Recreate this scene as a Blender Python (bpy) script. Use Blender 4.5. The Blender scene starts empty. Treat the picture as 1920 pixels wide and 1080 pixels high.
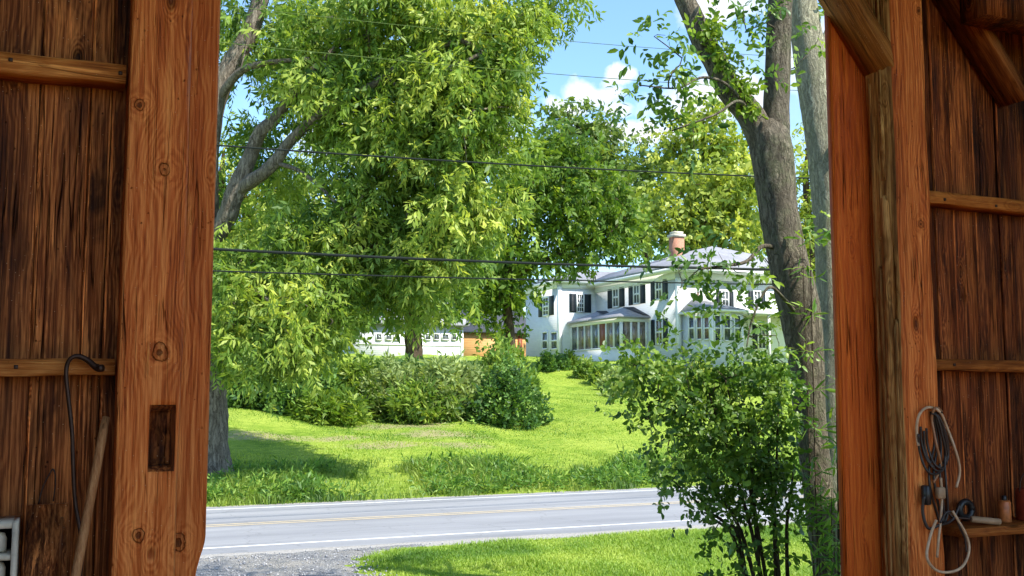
import bpy, math, random
import numpy as np
from mathutils import Vector, Matrix

random.seed(7)
RNG = np.random.default_rng(7)
SC = bpy.context.scene
COL = SC.collection
PI = math.pi
R = math.radians

# ------------------------------------------------------------------ camera, sky, sun, exposure
FPX, YAW, PITCH, CZ = 1950.0, R(23.2), R(5.565), 1.6
cam = bpy.data.objects.new('camera', bpy.data.cameras.new('camera'))
COL.objects.link(cam)
cam.location = (0, 0, CZ)
cam.rotation_euler = (PI / 2 + PITCH, 0, -YAW)
cam.data.sensor_width = 36
cam.data.lens = FPX / 1920 * 36
cam.data.clip_start = 0.05
cam.data.clip_end = 6000
SC.camera = cam

SUN_EL, SUN_AZ = R(50), R(32)                    # azimuth from -Y towards +X
to_sun = Vector((math.sin(SUN_AZ) * math.cos(SUN_EL), -math.cos(SUN_AZ) * math.cos(SUN_EL), math.sin(SUN_EL)))
sun = bpy.data.objects.new('sun', bpy.data.lights.new('sun', 'SUN'))
COL.objects.link(sun)
sun.data.energy = 4.6
sun.data.angle = R(0.5)
sun.data.color = (1.0, 0.95, 0.86)
sun.location = (20, -20, 40)
sun.rotation_euler = (-to_sun).to_track_quat('-Z', 'Y').to_euler()

SC.view_settings.view_transform = 'Standard'
SC.view_settings.look = 'None'
SC.view_settings.gamma = 1
SC.view_settings.exposure = 1.0
SC.cycles.use_denoising = True
SC.cycles.max_bounces = 6
SC.cycles.diffuse_bounces = 4
SC.cycles.glossy_bounces = 2
SC.cycles.transmission_bounces = 4
SC.cycles.transparent_max_bounces = 4
SC.cycles.sample_clamp_indirect = 6


def ray(px, py):
    x, z = (px - 960) / FPX, (540 - py) / FPX
    f = math.cos(PITCH) - z * math.sin(PITCH)
    u = math.sin(PITCH) + z * math.cos(PITCH)
    return Vector((x * math.cos(YAW) + f * math.sin(YAW), -x * math.sin(YAW) + f * math.cos(YAW), u)), f


def at(px, py, d):
    v, f = ray(px, py)
    return Vector((0, 0, CZ)) + v * (d / f)


def onY(px, py, Y):
    v, f = ray(px, py)
    return Vector((0, 0, CZ)) + v * (Y / v.y)


def onX(px, py, X):
    v, f = ray(px, py)
    return Vector((0, 0, CZ)) + v * (X / v.x)


# ------------------------------------------------------------------ node helpers
def nodes_of(mat):
    mat.use_nodes = True
    nt = mat.node_tree
    nt.nodes.clear()
    return nt


def nd(nt, kind, props=None, **ins):
    n = nt.nodes.new('ShaderNode' + kind)
    for k, v in (props or {}).items():
        setattr(n, k, v)
    for k, v in ins.items():
        key = int(k[1:]) if k[0] == 'i' and k[1:].isdigit() else k.replace('_', ' ')
        if isinstance(v, bpy.types.NodeSocket):
            nt.links.new(v, n.inputs[key])
        else:
            n.inputs[key].default_value = v
    return n


def math_(nt, op, a, b=0.0, c=None, clamp=False):
    n = nt.nodes.new('ShaderNodeMath')
    n.operation = op
    n.use_clamp = clamp
    for i, v in enumerate((a, b) if c is None else (a, b, c)):
        if isinstance(v, bpy.types.NodeSocket):
            nt.links.new(v, n.inputs[i])
        else:
            n.inputs[i].default_value = v
    return n.outputs[0]


def mixc(nt, fac, a, b, mode='MIX'):
    n = nt.nodes.new('ShaderNodeMix')
    n.data_type = 'RGBA'
    n.blend_type = mode
    for s, v in ((n.inputs[0], fac), (n.inputs[6], a), (n.inputs[7], b)):
        if isinstance(v, bpy.types.NodeSocket):
            nt.links.new(v, s)
        else:
            s.default_value = v if not isinstance(v, tuple) or len(v) == 4 else v + (1,)
    return n.outputs[2]


def ramp(nt, fac, stops, interp='LINEAR'):
    n = nt.nodes.new('ShaderNodeValToRGB')
    n.color_ramp.interpolation = interp
    el = n.color_ramp.elements
    while len(el) < len(stops):
        el.new(0.5)
    for e, (p, c) in zip(el, stops):
        e.position = p
        e.color = (c, c, c, 1) if isinstance(c, (int, float)) else tuple(c) + (1,)
    nt.links.new(fac, n.inputs[0])
    return n.outputs[0]


def noise(nt, vec, scale, detail=4, rough=0.55, dist=0.0):
    return nd(nt, 'TexNoise', None, Vector=vec, Scale=scale, Detail=detail, Roughness=rough, Distortion=dist).outputs[0]


def objco(nt, scale=(1, 1, 1), rot=(0, 0, 0)):
    tc = nd(nt, 'TexCoord').outputs['Object']
    return nd(nt, 'Mapping', None, Vector=tc, Scale=scale, Rotation=rot).outputs[0]


def finish(nt, color, rough=0.7, bump=None, bstr=0.3, bdist=0.02, spec=0.4, metal=0.0, normal=None):
    b = nd(nt, 'BsdfPrincipled')
    for key, v in (('Base Color', color), ('Roughness', rough), ('Specular IOR Level', spec), ('Metallic', metal)):
        if isinstance(v, bpy.types.NodeSocket):
            nt.links.new(v, b.inputs[key])
        else:
            b.inputs[key].default_value = v if not isinstance(v, tuple) or len(v) == 4 else v + (1,)
    if bump is not None:
        bn = nd(nt, 'Bump', None, Height=bump, Strength=bstr, Distance=bdist)
        nt.links.new(bn.outputs[0], b.inputs['Normal'])
    out = nd(nt, 'OutputMaterial')
    nt.links.new(b.outputs[0], out.inputs[0])
    return b, out


# sky with two fair weather clouds
def make_world():
    w = bpy.data.worlds.new('World')
    SC.world = w
    w.use_nodes = True
    nt = w.node_tree
    nt.nodes.clear()
    sky = nd(nt, 'TexSky', dict(sky_type='NISHITA', sun_disc=False, sun_elevation=SUN_EL,
                                sun_rotation=PI - SUN_AZ, air_density=1.0, dust_density=0.6, ozone_density=2.2))
    co = nd(nt, 'TexCoord').outputs['Generated']
    warp = nd(nt, 'TexNoise', None, Vector=co, Scale=9.0, Detail=6, Roughness=0.6)
    wv = nd(nt, 'VectorMath', dict(operation='SUBTRACT'), i0=warp.outputs['Color'], i1=(0.5, 0.5, 0.5)).outputs[0]
    ws = nd(nt, 'VectorMath', dict(operation='SCALE'), i0=wv, Scale=0.075).outputs[0]
    cw = nd(nt, 'VectorMath', dict(operation='ADD'), i0=co, i1=ws).outputs[0]
    total = None
    for px, py, rx, rz in ((1115, 172, 66, 30), (1170, 195, 40, 22), (1158, 135, 34, 20), (1060, 205, 60, 20), (1340, 190, 120, 60), (1345, 8, 70, 40),
                           (1200, 245, 150, 26), (760, 260, 260, 60), (1700, 120, 300, 90)):
        v, _ = ray(px, py)
        v.normalize()
        right = Vector((math.cos(YAW), -math.sin(YAW), 0))
        up = right.cross(v).normalized()
        d = nd(nt, 'VectorMath', dict(operation='SUBTRACT'), i0=cw, i1=v).outputs[0]
        a = nd(nt, 'VectorMath', dict(operation='DOT_PRODUCT'), i0=d, i1=right * (FPX / rx)).outputs['Value']
        b = nd(nt, 'VectorMath', dict(operation='DOT_PRODUCT'), i0=d, i1=up * (FPX / rz)).outputs['Value']
        c = nd(nt, 'VectorMath', dict(operation='DOT_PRODUCT'), i0=d, i1=v * (FPX / rx)).outputs['Value']
        q = math_(nt, 'ADD', math_(nt, 'MULTIPLY', a, a), math_(nt, 'ADD', math_(nt, 'MULTIPLY', b, b), math_(nt, 'MULTIPLY', c, c)))
        m = math_(nt, 'SUBTRACT', 1.0, math_(nt, 'POWER', q, 0.5))
        total = m if total is None else math_(nt, 'MAXIMUM', total, m)
    fine = noise(nt, co, 34, 6, 0.6)
    t2 = math_(nt, 'ADD', total, math_(nt, 'MULTIPLY', math_(nt, 'SUBTRACT', fine, 0.5), 0.9))
    mask = ramp(nt, t2, ((0.0, 0.0), (0.38, 0.75), (0.75, 1.0)))
    thin = ramp(nt, noise(nt, co, 5, 7, 0.62), ((0.5, 0.0), (0.75, 0.35)))
    mask = math_(nt, 'MAXIMUM', mask, thin)
    lift = nd(nt, 'VectorMath', dict(operation='MULTIPLY'), i0=sky.outputs[0], i1=(0.95, 1.12, 1.22)).outputs[0]
    colr = mixc(nt, mask, lift, (4.6, 4.75, 5.0, 1))
    bg = nd(nt, 'Background', None, Color=colr, Strength=0.14)
    out = nd(nt, 'OutputWorld')
    nt.links.new(bg.outputs[0], out.inputs[0])


make_world()


# ------------------------------------------------------------------ mesh helpers
def mesh_obj(name, V, F, mat, parent=None, smooth=False, tint=None):
    """V (n,3) array, F list of index arrays (each (m,k)) or list of tuples -> linked mesh object"""
    me = bpy.data.meshes.new(name)
    V = np.asarray(V, dtype=np.float32)
    if isinstance(F, np.ndarray):
        F = [F]
    if len(F) and isinstance(F[0], np.ndarray):
        loops = np.concatenate([f.reshape(-1) for f in F]).astype(np.int32)
        sizes = np.concatenate([np.full(len(f), f.shape[1], dtype=np.int32) for f in F])
    else:
        loops = np.array([i for f in F for i in f], dtype=np.int32)
        sizes = np.array([len(f) for f in F], dtype=np.int32)
    starts = np.concatenate([[0], np.cumsum(sizes)[:-1]]).astype(np.int32)
    me.vertices.add(len(V))
    me.vertices.foreach_set('co', V.reshape(-1))
    me.loops.add(len(loops))
    me.loops.foreach_set('vertex_index', loops)
    me.polygons.add(len(sizes))
    me.polygons.foreach_set('loop_start', starts)
    if smooth:
        me.polygons.foreach_set('use_smooth', np.ones(len(sizes), dtype=bool))
    me.update(calc_edges=True)
    me.validate()
    if tint is not None:
        a = me.attributes.new('tint', 'FLOAT', 'FACE')
        a.data.foreach_set('value', np.asarray(tint, dtype=np.float32))
    if mat is not None:
        me.materials.append(mat)
    o = bpy.data.objects.new(name, me)
    COL.objects.link(o)
    if parent is not None:
        o.parent = parent
        if parent.type == 'EMPTY':
            o.matrix_parent_inverse = Matrix.Translation(-parent.location)
    return o


def tag(o, label=None, cat=None, group=None, kind=None):
    for k, v in (('label', label), ('category', cat), ('group', group), ('kind', kind)):
        if v:
            o[k] = v
    return o


def thing(name, loc, label, cat, group=None):
    o = bpy.data.objects.new(name, None)
    o.empty_display_size = 0.2
    COL.objects.link(o)
    o.location = loc
    return tag(o, label, cat, group)


class MB:
    """collects boxes, tubes and lathes into one mesh"""
    def __init__(s):
        s.V, s.F, s.T, s.n = [], [], [], 0

    def add(s, V, F, t=0.5):
        s.V.append(np.asarray(V, dtype=np.float32))
        for f in F:
            s.F.append(tuple(int(i) + s.n for i in f))
            s.T.append(t)
        s.n += len(V)
        return s

    def box(s, x0, x1, y0, y1, z0, z1, t=0.5, bev=0.0):
        if bev <= 0:
            V = [(x, y, z) for z in (z0, z1) for y in (y0, y1) for x in (x0, x1)]
            return s.add(V, [(0, 2, 3, 1), (4, 5, 7, 6), (0, 1, 5, 4), (2, 6, 7, 3), (0, 4, 6, 2), (1, 3, 7, 5)], t)
        # box bevelled along its vertical edges and rims
        b = bev
        V, rings = [], []
        for (z, i) in ((z0, b), (z0 + b, 0), (z1 - b, 0), (z1, b)):
            c = b
            ring = [(x0 + c + i * .0, y0 + i), (x1 - c, y0 + i), (x1 - i, y0 + c), (x1 - i, y1 - c), (x1 - c, y1 - i), (x0 + c, y1 - i), (x0 + i, y1 - c), (x0 + i, y0 + c)]
            rings.append(len(V))
            V += [(x, y, z) for x, y in ring]
        F = []
        for a, c in zip(rings[:-1], rings[1:]):
            for k in range(8):
                F.append((a + k, a + (k + 1) % 8, c + (k + 1) % 8, c + k))
        F.append(tuple(range(7, -1, -1)))
        F.append(tuple(rings[-1] + k for k in range(8)))
        return s.add(V, F, t)

    def prism(s, pts, axis, a, b, t=0.5):
        """polygon pts in the plane normal to axis, extruded from a to b"""
        def P(p, h):
            return {'X': (h, p[0], p[1]), 'Y': (p[0], h, p[1]), 'Z': (p[0], p[1], h)}[axis]
        n = len(pts)
        V = [P(p, a) for p in pts] + [P(p, b) for p in pts]
        F = [tuple(range(n - 1, -1, -1)), tuple(range(n, 2 * n))] + [(i, (i + 1) % n, n + (i + 1) % n, n + i) for i in range(n)]
        return s.add(V, F, t)

    def tube(s, pts, rad, seg=8, t=0.5, rough=0.0):
        V, F = tube_arrays(pts, rad, seg, rough)
        return s.add(V, F, t)

    def lathe(s, c, prof, seg=16, t=0.5):
        V, F = [], []
        for r, z in prof:
            for k in range(seg):
                a = 2 * PI * k / seg
                V.append((c[0] + r * math.cos(a), c[1] + r * math.sin(a), c[2] + z))
        for j in range(len(prof) - 1):
            for k in range(seg):
                F.append((j * seg + k, j * seg + (k + 1) % seg, (j + 1) * seg + (k + 1) % seg, (j + 1) * seg + k))
        F.append(tuple(range(seg - 1, -1, -1)))
        F.append(tuple((len(prof) - 1) * seg + k for k in range(seg)))
        return s.add(V, F, t)

    def build(s, name, mat, parent=None, smooth=False):
        return mesh_obj(name, np.concatenate(s.V), s.F, mat, parent, smooth, s.T)


def smooth_path(pts, k=6):
    """Catmull-Rom through pts (each a sequence of floats)"""
    P = np.array([list(p) for p in pts], dtype=float)
    P = np.vstack([2 * P[0] - P[1], P, 2 * P[-1] - P[-2]])
    out = []
    for i in range(1, len(P) - 2):
        for t in np.linspace(0, 1, k, endpoint=False):
            a, b, c, d = P[i - 1], P[i], P[i + 1], P[i + 2]
            out.append(0.5 * (2 * b + (c - a) * t + (2 * a - 5 * b + 4 * c - d) * t * t + (3 * b - a - 3 * c + d) * t ** 3))
    out.append(P[-2])
    return np.array(out)


def tube_arrays(pts, rad, seg=8, rough=0.0):
    P = np.array([list(p)[:3] for p in pts], dtype=float)
    n = len(P)
    rad = np.broadcast_to(np.asarray(rad, dtype=float), (n,))
    T = np.gradient(P, axis=0)
    T /= np.linalg.norm(T, axis=1, keepdims=True) + 1e-9
    ref = np.array((0.0, 0.0, 1.0)) if abs(T[0, 2]) < 0.9 else np.array((1.0, 0.0, 0.0))
    V, F = [], []
    u = np.cross(T[0], ref)
    u /= np.linalg.norm(u)
    ph = random.random() * 6
    for i in range(n):
        u = u - T[i] * u.dot(T[i])
        u /= np.linalg.norm(u) + 1e-9
        w = np.cross(T[i], u)
        for k in range(seg):
            a = 2 * PI * k / seg
            r = rad[i]
            if rough:
                r *= 1 + rough * (math.sin(3 * a + ph + i * .37) * .5 + math.sin(5 * a - i * .23 + ph) * .4 + random.uniform(-.35, .35))
            V.append(P[i] + (u * math.cos(a) + w * math.sin(a)) * r)
    for i in range(n - 1):
        for k in range(seg):
            F.append((i * seg + k, i * seg + (k + 1) % seg, (i + 1) * seg + (k + 1) % seg, (i + 1) * seg + k))
    F.append(tuple(range(seg - 1, -1, -1)))
    F.append(tuple((n - 1) * seg + k for k in range(seg)))
    return np.array(V), F


# ------------------------------------------------------------------ materials
def attr(nt):
    return nd(nt, 'Attribute', dict(attribute_name='tint')).outputs['Fac']


def mat_wood(name, dark, mid, light, along='Z', var=0.5, rough=0.6, stain=0.6, grain=1.0, worm=0.5, spec=0.12, knots=1.0, wear=0.85, knots_at=()):
    m = bpy.data.materials.new(name)
    nt = nodes_of(m)
    def sc(a, c):
        return {'Z': (c, c, a), 'X': (a, c, c), 'D': (c, c, a)}[along]
    t = attr(nt)
    base = nd(nt, 'TexCoord').outputs['Object']
    if along == 'D':
        ba, bb = onY(1600, 0, 5.0), onY(1687, 146, 5.0)
        base = nd(nt, 'Mapping', None, Vector=base, Rotation=(0, math.atan2(bb.x - ba.x, ba.z - bb.z), 0)).outputs[0]
    raw = nd(nt, 'SeparateXYZ', None, Vector=base)
    kdark, kpush, kring = None, None, None
    for (kx, kz, kr) in knots_at:
        ux = math_(nt, 'DIVIDE', math_(nt, 'SUBTRACT', raw.outputs[0], kx), kr)
        uz = math_(nt, 'DIVIDE', math_(nt, 'SUBTRACT', raw.outputs[2], kz), kr * 1.25)
        wob = math_(nt, 'MULTIPLY', math_(nt, 'SUBTRACT', noise(nt, base, 17, 4), .5), 1.5)
        q = math_(nt, 'ADD', math_(nt, 'SQRT', math_(nt, 'ADD', math_(nt, 'MULTIPLY', ux, ux), math_(nt, 'MULTIPLY', uz, uz))), wob)
        fall = math_(nt, 'DIVIDE', 1.0, math_(nt, 'ADD', 1.0, math_(nt, 'MULTIPLY', math_(nt, 'MULTIPLY', q, q), .55)))
        push = math_(nt, 'MULTIPLY', math_(nt, 'MULTIPLY', fall, ux), -1.1)
        dk = ramp(nt, q, ((0.0, 1.0), (0.28, .9), (0.42, 0.25), (.78, .35), (.92, .8), (1.0, 0.0)))
        rg = math_(nt, 'MULTIPLY', math_(nt, 'SINE', math_(nt, 'MULTIPLY', q, 10.0)), ramp(nt, q, ((0.6, 0.0), (1.0, 1.0))))
        rg = math_(nt, 'MULTIPLY', rg, math_(nt, 'POWER', fall, 1.5))
        kdark = dk if kdark is None else math_(nt, 'MAXIMUM', kdark, dk)
        kpush = push if kpush is None else math_(nt, 'ADD', kpush, push)
        kring = rg if kring is None else math_(nt, 'ADD', kring, rg)
    off = nd(nt, 'CombineXYZ', None, X=math_(nt, 'MULTIPLY', t, 37.0), Y=math_(nt, 'MULTIPLY', t, 11.0), Z=math_(nt, 'MULTIPLY', t, 23.0)).outputs[0]
    base = nd(nt, 'VectorMath', dict(operation='ADD'), i0=base, i1=off).outputs[0]
    def mp(a, c):
        return nd(nt, 'Mapping', None, Vector=base, Scale=sc(a, c)).outputs[0]
    # knots bend the grain
    kv = nd(nt, 'TexVoronoi', dict(feature='F1'), Vector=mp(2.1, 5.0), Scale=1.0, Randomness=1.0)
    kd = kv.outputs['Distance']
    swirl = ramp(nt, kd, ((0.0, 1.0), (0.35, 0.25), (0.6, 0.0)), 'EASE')
    core = ramp(nt, kd, ((0.05, knots), (0.13, 0.0)))
    ring = math_(nt, 'MULTIPLY', math_(nt, 'SINE', math_(nt, 'MULTIPLY', kd, 120.0)), ramp(nt, kd, ((0.08, 1.0), (0.3, 0.0))))
    gv = nd(nt, 'VectorMath', dict(operation='ADD'), i0=mp(0.7, 11.0), i1=nd(nt, 'CombineXYZ', None, X=math_(nt, 'ADD', math_(nt, 'MULTIPLY', swirl, 0.9), kpush if kpush is not None else 0.0), Y=0.0, Z=0.0).outputs[0]).outputs[0]
    g1 = noise(nt, gv, 1.0, 7, 0.66, 0.35)
    wv = nd(nt, 'TexWave', dict(wave_type='BANDS', bands_direction='X'), Vector=gv, Scale=1.3 * grain, Distortion=5.0, Detail=4.0, Detail_Scale=1.2, Detail_Roughness=0.6).outputs['Fac']
    fine = noise(nt, mp(4.0, 160.0), 1.0, 3, 0.6)
    streak = noise(nt, mp(0.5, 42.0), 1.0, 4, 0.6, 0.4)
    g = math_(nt, 'ADD', math_(nt, 'MULTIPLY', g1, 0.36), math_(nt, 'ADD', math_(nt, 'MULTIPLY', wv, 0.055), math_(nt, 'ADD', math_(nt, 'MULTIPLY', fine, 0.33), math_(nt, 'MULTIPLY', streak, 0.33))))
    g = math_(nt, 'ADD', g, math_(nt, 'MULTIPLY', ring, 0.06))
    if kring is not None:
        g = math_(nt, 'ADD', g, math_(nt, 'MULTIPLY', kring, 0.045))
    c = ramp(nt, g, ((0.40, dark), (0.52, mid), (0.64, light)))
    # long dark stains, checks and worm holes
    st = ramp(nt, noise(nt, mp(0.7, 3.0), 1.0, 5, 0.65, 1.2), ((0.36, 1.0), (0.56, 0.0)))
    c = mixc(nt, math_(nt, 'MULTIPLY', st, stain), c, tuple(x * 0.16 for x in dark))
    ck = ramp(nt, noise(nt, mp(0.55, 22.0), 1.0, 2, 0.5, 0.3), ((0.485, 0.0), (0.5, 1.0), (0.515, 0.0)))
    ck = math_(nt, 'MULTIPLY', ck, ramp(nt, noise(nt, mp(0.8, 2.0), 2.0, 2), ((0.5, 0.0), (0.62, 1.0))))
    wh = ramp(nt, nd(nt, 'TexVoronoi', None, Vector=mp(22.0, 30.0), Scale=1.0).outputs['Distance'], ((0.06, 1.0), (0.14, 0.0)))
    wh = math_(nt, 'MULTIPLY', wh, ramp(nt, noise(nt, mp(1.4, 3.0), 2.0, 3), ((0.52, 0.0), (0.62, worm))))
    pit = math_(nt, 'MAXIMUM', math_(nt, 'MAXIMUM', ck, wh), math_(nt, 'MULTIPLY', core, 0.85))
    if kdark is not None:
        pit = math_(nt, 'MAXIMUM', pit, math_(nt, 'MULTIPLY', kdark, 0.9))
    c = mixc(nt, math_(nt, 'MULTIPLY', pit, 0.9), c, tuple(x * 0.2 for x in dark))
    ws = ramp(nt, noise(nt, mp(0.45, 17.0), 1.7, 5, 0.7, 0.5), ((0.56, 0.0), (0.63, 0.75)))
    ws = math_(nt, 'MULTIPLY', ws, ramp(nt, noise(nt, mp(1.1, 2.2), 1.9, 4, .7), ((0.45, 0.0), (0.6, 1.0))))
    c = mixc(nt, math_(nt, 'MULTIPLY', ws, wear), c, tuple(min(1, x * 1.5) for x in light))
    # dust flecks
    fl = ramp(nt, nd(nt, 'TexVoronoi', None, Vector=mp(38.0, 46.0), Scale=1.0).outputs['Distance'], ((0.05, 1.0), (0.09, 0.0)))
    fl = math_(nt, 'MULTIPLY', fl, ramp(nt, noise(nt, mp(2, 2), 2.6, 2), ((0.44, 0.0), (0.56, 0.9))))
    c = mixc(nt, fl, c, (0.62, 0.42, 0.24))
    sc_t = math_(nt, 'ADD', 1.0 - var / 2, math_(nt, 'MULTIPLY', t, var))
    c = nd(nt, 'VectorMath', dict(operation='SCALE'), i0=c, Scale=sc_t).outputs[0]
    h = math_(nt, 'SUBTRACT', math_(nt, 'ADD', math_(nt, 'MULTIPLY', g, 0.7), math_(nt, 'MULTIPLY', fine, 0.25)), math_(nt, 'MULTIPLY', pit, 1.1))
    rr = math_(nt, 'ADD', rough - 0.12, math_(nt, 'MULTIPLY', g1, 0.25))
    finish(nt, c, rr, h, 1.0, 0.016, spec)
    return m


def mat_plain(name, color, rough=0.6, var=0.15, scale=8.0, spec=0.4, metal=0.0, bump=0.15):
    m = bpy.data.materials.new(name)
    nt = nodes_of(m)
    n = noise(nt, objco(nt), scale, 5, 0.6)
    dk = tuple(x * (1 - var) for x in color)
    lt = tuple(min(1, x * (1 + var)) for x in color)
    c = ramp(nt, n, ((0.3, dk), (0.7, lt)))
    finish(nt, c, rough, n, bump, 0.01, spec, metal)
    return m


def mat_leaf(name, dark, mid, light, trans=0.38, rough=0.5, spec=0.35):
    m = bpy.data.materials.new(name)
    nt = nodes_of(m)
    t = attr(nt)
    c = ramp(nt, t, ((0.0, dark), (0.5, mid), (1.0, light)))
    p = nd(nt, 'BsdfPrincipled', None, Base_Color=c, Roughness=rough)
    p.inputs['Specular IOR Level'].default_value = spec
    tc = nd(nt, 'VectorMath', dict(operation='MULTIPLY'), i0=c, i1=(1.25, 1.2, 0.6)).outputs[0]
    tr = nd(nt, 'BsdfTranslucent', None, Color=tc)
    mx = nd(nt, 'MixShader', None, Fac=trans, i1=p.outputs[0], i2=tr.outputs[0])
    out = nd(nt, 'OutputMaterial')
    nt.links.new(mx.outputs[0], out.inputs[0])
    return m


def mat_bark(name, dark, light, scale=1.0, moss=0.0):
    m = bpy.data.materials.new(name)
    nt = nodes_of(m)
    base = objco(nt)
    dn = nd(nt, 'TexNoise', None, Vector=base, Scale=4.0, Detail=5, Roughness=.6)
    off = nd(nt, 'VectorMath', dict(operation='SCALE'), i0=nd(nt, 'VectorMath', dict(operation='SUBTRACT'), i0=dn.outputs['Color'], i1=(.5, .5, .5)).outputs[0], Scale=0.16).outputs[0]
    cw = nd(nt, 'VectorMath', dict(operation='ADD'), i0=base, i1=off).outputs[0]
    co = nd(nt, 'Mapping', None, Vector=cw, Scale=(17 * scale, 17 * scale, 2.6 * scale)).outputs[0]
    r1 = noise(nt, co, 1.0, 5, 0.6, 0.6)
    ridge = math_(nt, 'SUBTRACT', 1.0, math_(nt, 'MULTIPLY', math_(nt, 'ABSOLUTE', math_(nt, 'SUBTRACT', r1, 0.5)), 5.0), clamp=True)
    vo = nd(nt, 'TexVoronoi', dict(feature='DISTANCE_TO_EDGE'), Vector=co, Scale=.8).outputs['Distance']
    n2 = noise(nt, nd(nt, 'Mapping', None, Vector=base, Scale=(60 * scale, 60 * scale, 22 * scale)).outputs[0], 1.0, 5, 0.7)
    h = math_(nt, 'ADD', math_(nt, 'MULTIPLY', math_(nt, 'SUBTRACT', 1.0, ridge), 0.40), math_(nt, 'ADD', math_(nt, 'MULTIPLY', ramp(nt, vo, ((0.0, 0.0), (0.3, 1.0))), 0.22), math_(nt, 'MULTIPLY', n2, 0.55)))
    c = ramp(nt, h, ((0.28, dark), (0.85, light)))
    big = noise(nt, base, 1.9, 4, 0.65)
    c = mixc(nt, ramp(nt, big, ((0.42, 0.0), (0.66, 0.6))), c, tuple(x * 0.45 for x in light))
    if moss:
        c = mixc(nt, math_(nt, 'MULTIPLY', ramp(nt, noise(nt, base, 3.3, 6, 0.75), ((0.5, 0.0), (0.64, moss))), n2), c, (0.16, 0.19, 0.09))
    finish(nt, c, 0.9, h, 1.0, 0.035, 0.12)
    return m


M = {}
M['post'] = mat_wood('post wood', (0.15, 0.026, 0.005), (0.48, 0.106, 0.018), (0.76, 0.255, 0.065), 'Z', 0.15, 0.5, 0.12, 1.0, 0.6, knots_at=[(q.x, q.z, r_) for q, r_ in ((onY(262, 196, 5), .022), (onY(309, 318, 5), .028), (onY(299, 660, 5), .036), (onY(259, 1006, 5), .026), (onY(345, 1030, 5), .034), (onY(1722, 20, 5), .020), (onY(1726, 420, 5), .022))])
M['jamb'] = mat_wood('jamb wood', (0.26, 0.038, 0.005), (0.50, 0.088, 0.010), (0.62, 0.150, 0.020), 'Z', 0.15, 0.48, 0.06, 0.7, 0.3)
M['oldpost'] = mat_wood('weathered post wood', (0.070, 0.026, 0.008), (0.36, 0.155, 0.042), (0.74, 0.420, 0.150), 'Z', 0.3, 0.6, 0.45, 1.0, 0.8)
M['board'] = mat_wood('dark board wood', (0.024, 0.005, 0.0015), (0.190, 0.047, 0.010), (0.56, 0.190, 0.052), 'Z', 0.9, 0.55, 0.85, 0.9, 0.8)
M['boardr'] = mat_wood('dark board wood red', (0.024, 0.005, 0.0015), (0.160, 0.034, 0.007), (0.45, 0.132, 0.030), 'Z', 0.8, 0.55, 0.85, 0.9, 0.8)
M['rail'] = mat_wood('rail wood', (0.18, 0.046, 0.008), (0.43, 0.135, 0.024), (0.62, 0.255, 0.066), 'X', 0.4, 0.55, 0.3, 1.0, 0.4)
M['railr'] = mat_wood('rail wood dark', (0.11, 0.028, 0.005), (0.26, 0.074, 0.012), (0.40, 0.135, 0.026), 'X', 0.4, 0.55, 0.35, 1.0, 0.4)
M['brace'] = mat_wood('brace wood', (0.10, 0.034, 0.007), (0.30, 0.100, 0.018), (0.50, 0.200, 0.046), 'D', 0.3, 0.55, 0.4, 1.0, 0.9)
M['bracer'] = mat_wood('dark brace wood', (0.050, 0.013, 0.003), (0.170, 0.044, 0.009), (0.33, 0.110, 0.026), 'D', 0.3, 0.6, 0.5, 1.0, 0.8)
M['handle'] = mat_wood('handle wood', (0.22, 0.085, 0.030), (0.34, 0.150, 0.055), (0.44, 0.22, 0.09), 'Z', 0.2, 0.45, 0.2, 1.0, 0.4, knots=0.0)
M['steel'] = mat_plain('rusty steel', (0.045, 0.022, 0.014), 0.5, 0.4, 30, 0.5, 0.6)
M['cable_grey'] = mat_plain('cable sheath pale', (0.50, 0.34, 0.20), 0.45, 0.25, 20)
M['cable_dark'] = mat_plain('cable sheath dark', (0.030, 0.022, 0.018), 0.45, 0.3, 20)
M['cable_brown'] = mat_plain('cable sheath brown', (0.30, 0.14, 0.06), 0.45, 0.3, 20)
M['cream'] = mat_plain('cream paint', (0.52, 0.45, 0.34), 0.6, 0.25, 14)
M['tin_orange'] = mat_plain('orange tin', (0.42, 0.13, 0.035), 0.4, 0.35, 26)
M['tin_red'] = mat_plain('red tin', (0.20, 0.030, 0.012), 0.4, 0.35, 22)
M['black'] = mat_plain('black plastic', (0.015, 0.013, 0.012), 0.4, 0.3, 20)
M['tan'] = mat_plain('tan grip', (0.34, 0.22, 0.12), 0.6, 0.25, 24)
M['shade_roof'] = mat_plain('barn roof boards', (0.16, 0.08, 0.04), 0.8, 0.3, 3)

LV = {}
LV['walnut'] = mat_leaf('walnut leaves', (0.085, 0.165, 0.024), (0.215, 0.325, 0.046), (0.500, 0.560, 0.100), 0.45)
LV['mid'] = mat_leaf('mid green leaves', (0.070, 0.145, 0.024), (0.165, 0.275, 0.042), (0.350, 0.440, 0.075), 0.42)
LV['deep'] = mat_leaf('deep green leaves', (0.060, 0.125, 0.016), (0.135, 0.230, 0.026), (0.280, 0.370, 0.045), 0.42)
LV['blue'] = mat_leaf('blue green leaves', (0.065, 0.115, 0.026), (0.150, 0.225, 0.040), (0.280, 0.350, 0.065), 0.38)
LV['gold'] = mat_leaf('yellow green leaves', (0.130, 0.195, 0.028), (0.310, 0.385, 0.055), (0.560, 0.590, 0.120), 0.42)
LV['bush'] = mat_leaf('bush leaves', (0.045, 0.110, 0.020), (0.115, 0.220, 0.034), (0.270, 0.390, 0.062), 0.42, 0.4, 0.4)
LV['pale'] = mat_leaf('pale shrub leaves', (0.170, 0.240, 0.080), (0.290, 0.380, 0.125), (0.430, 0.510, 0.190), 0.38)
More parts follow.
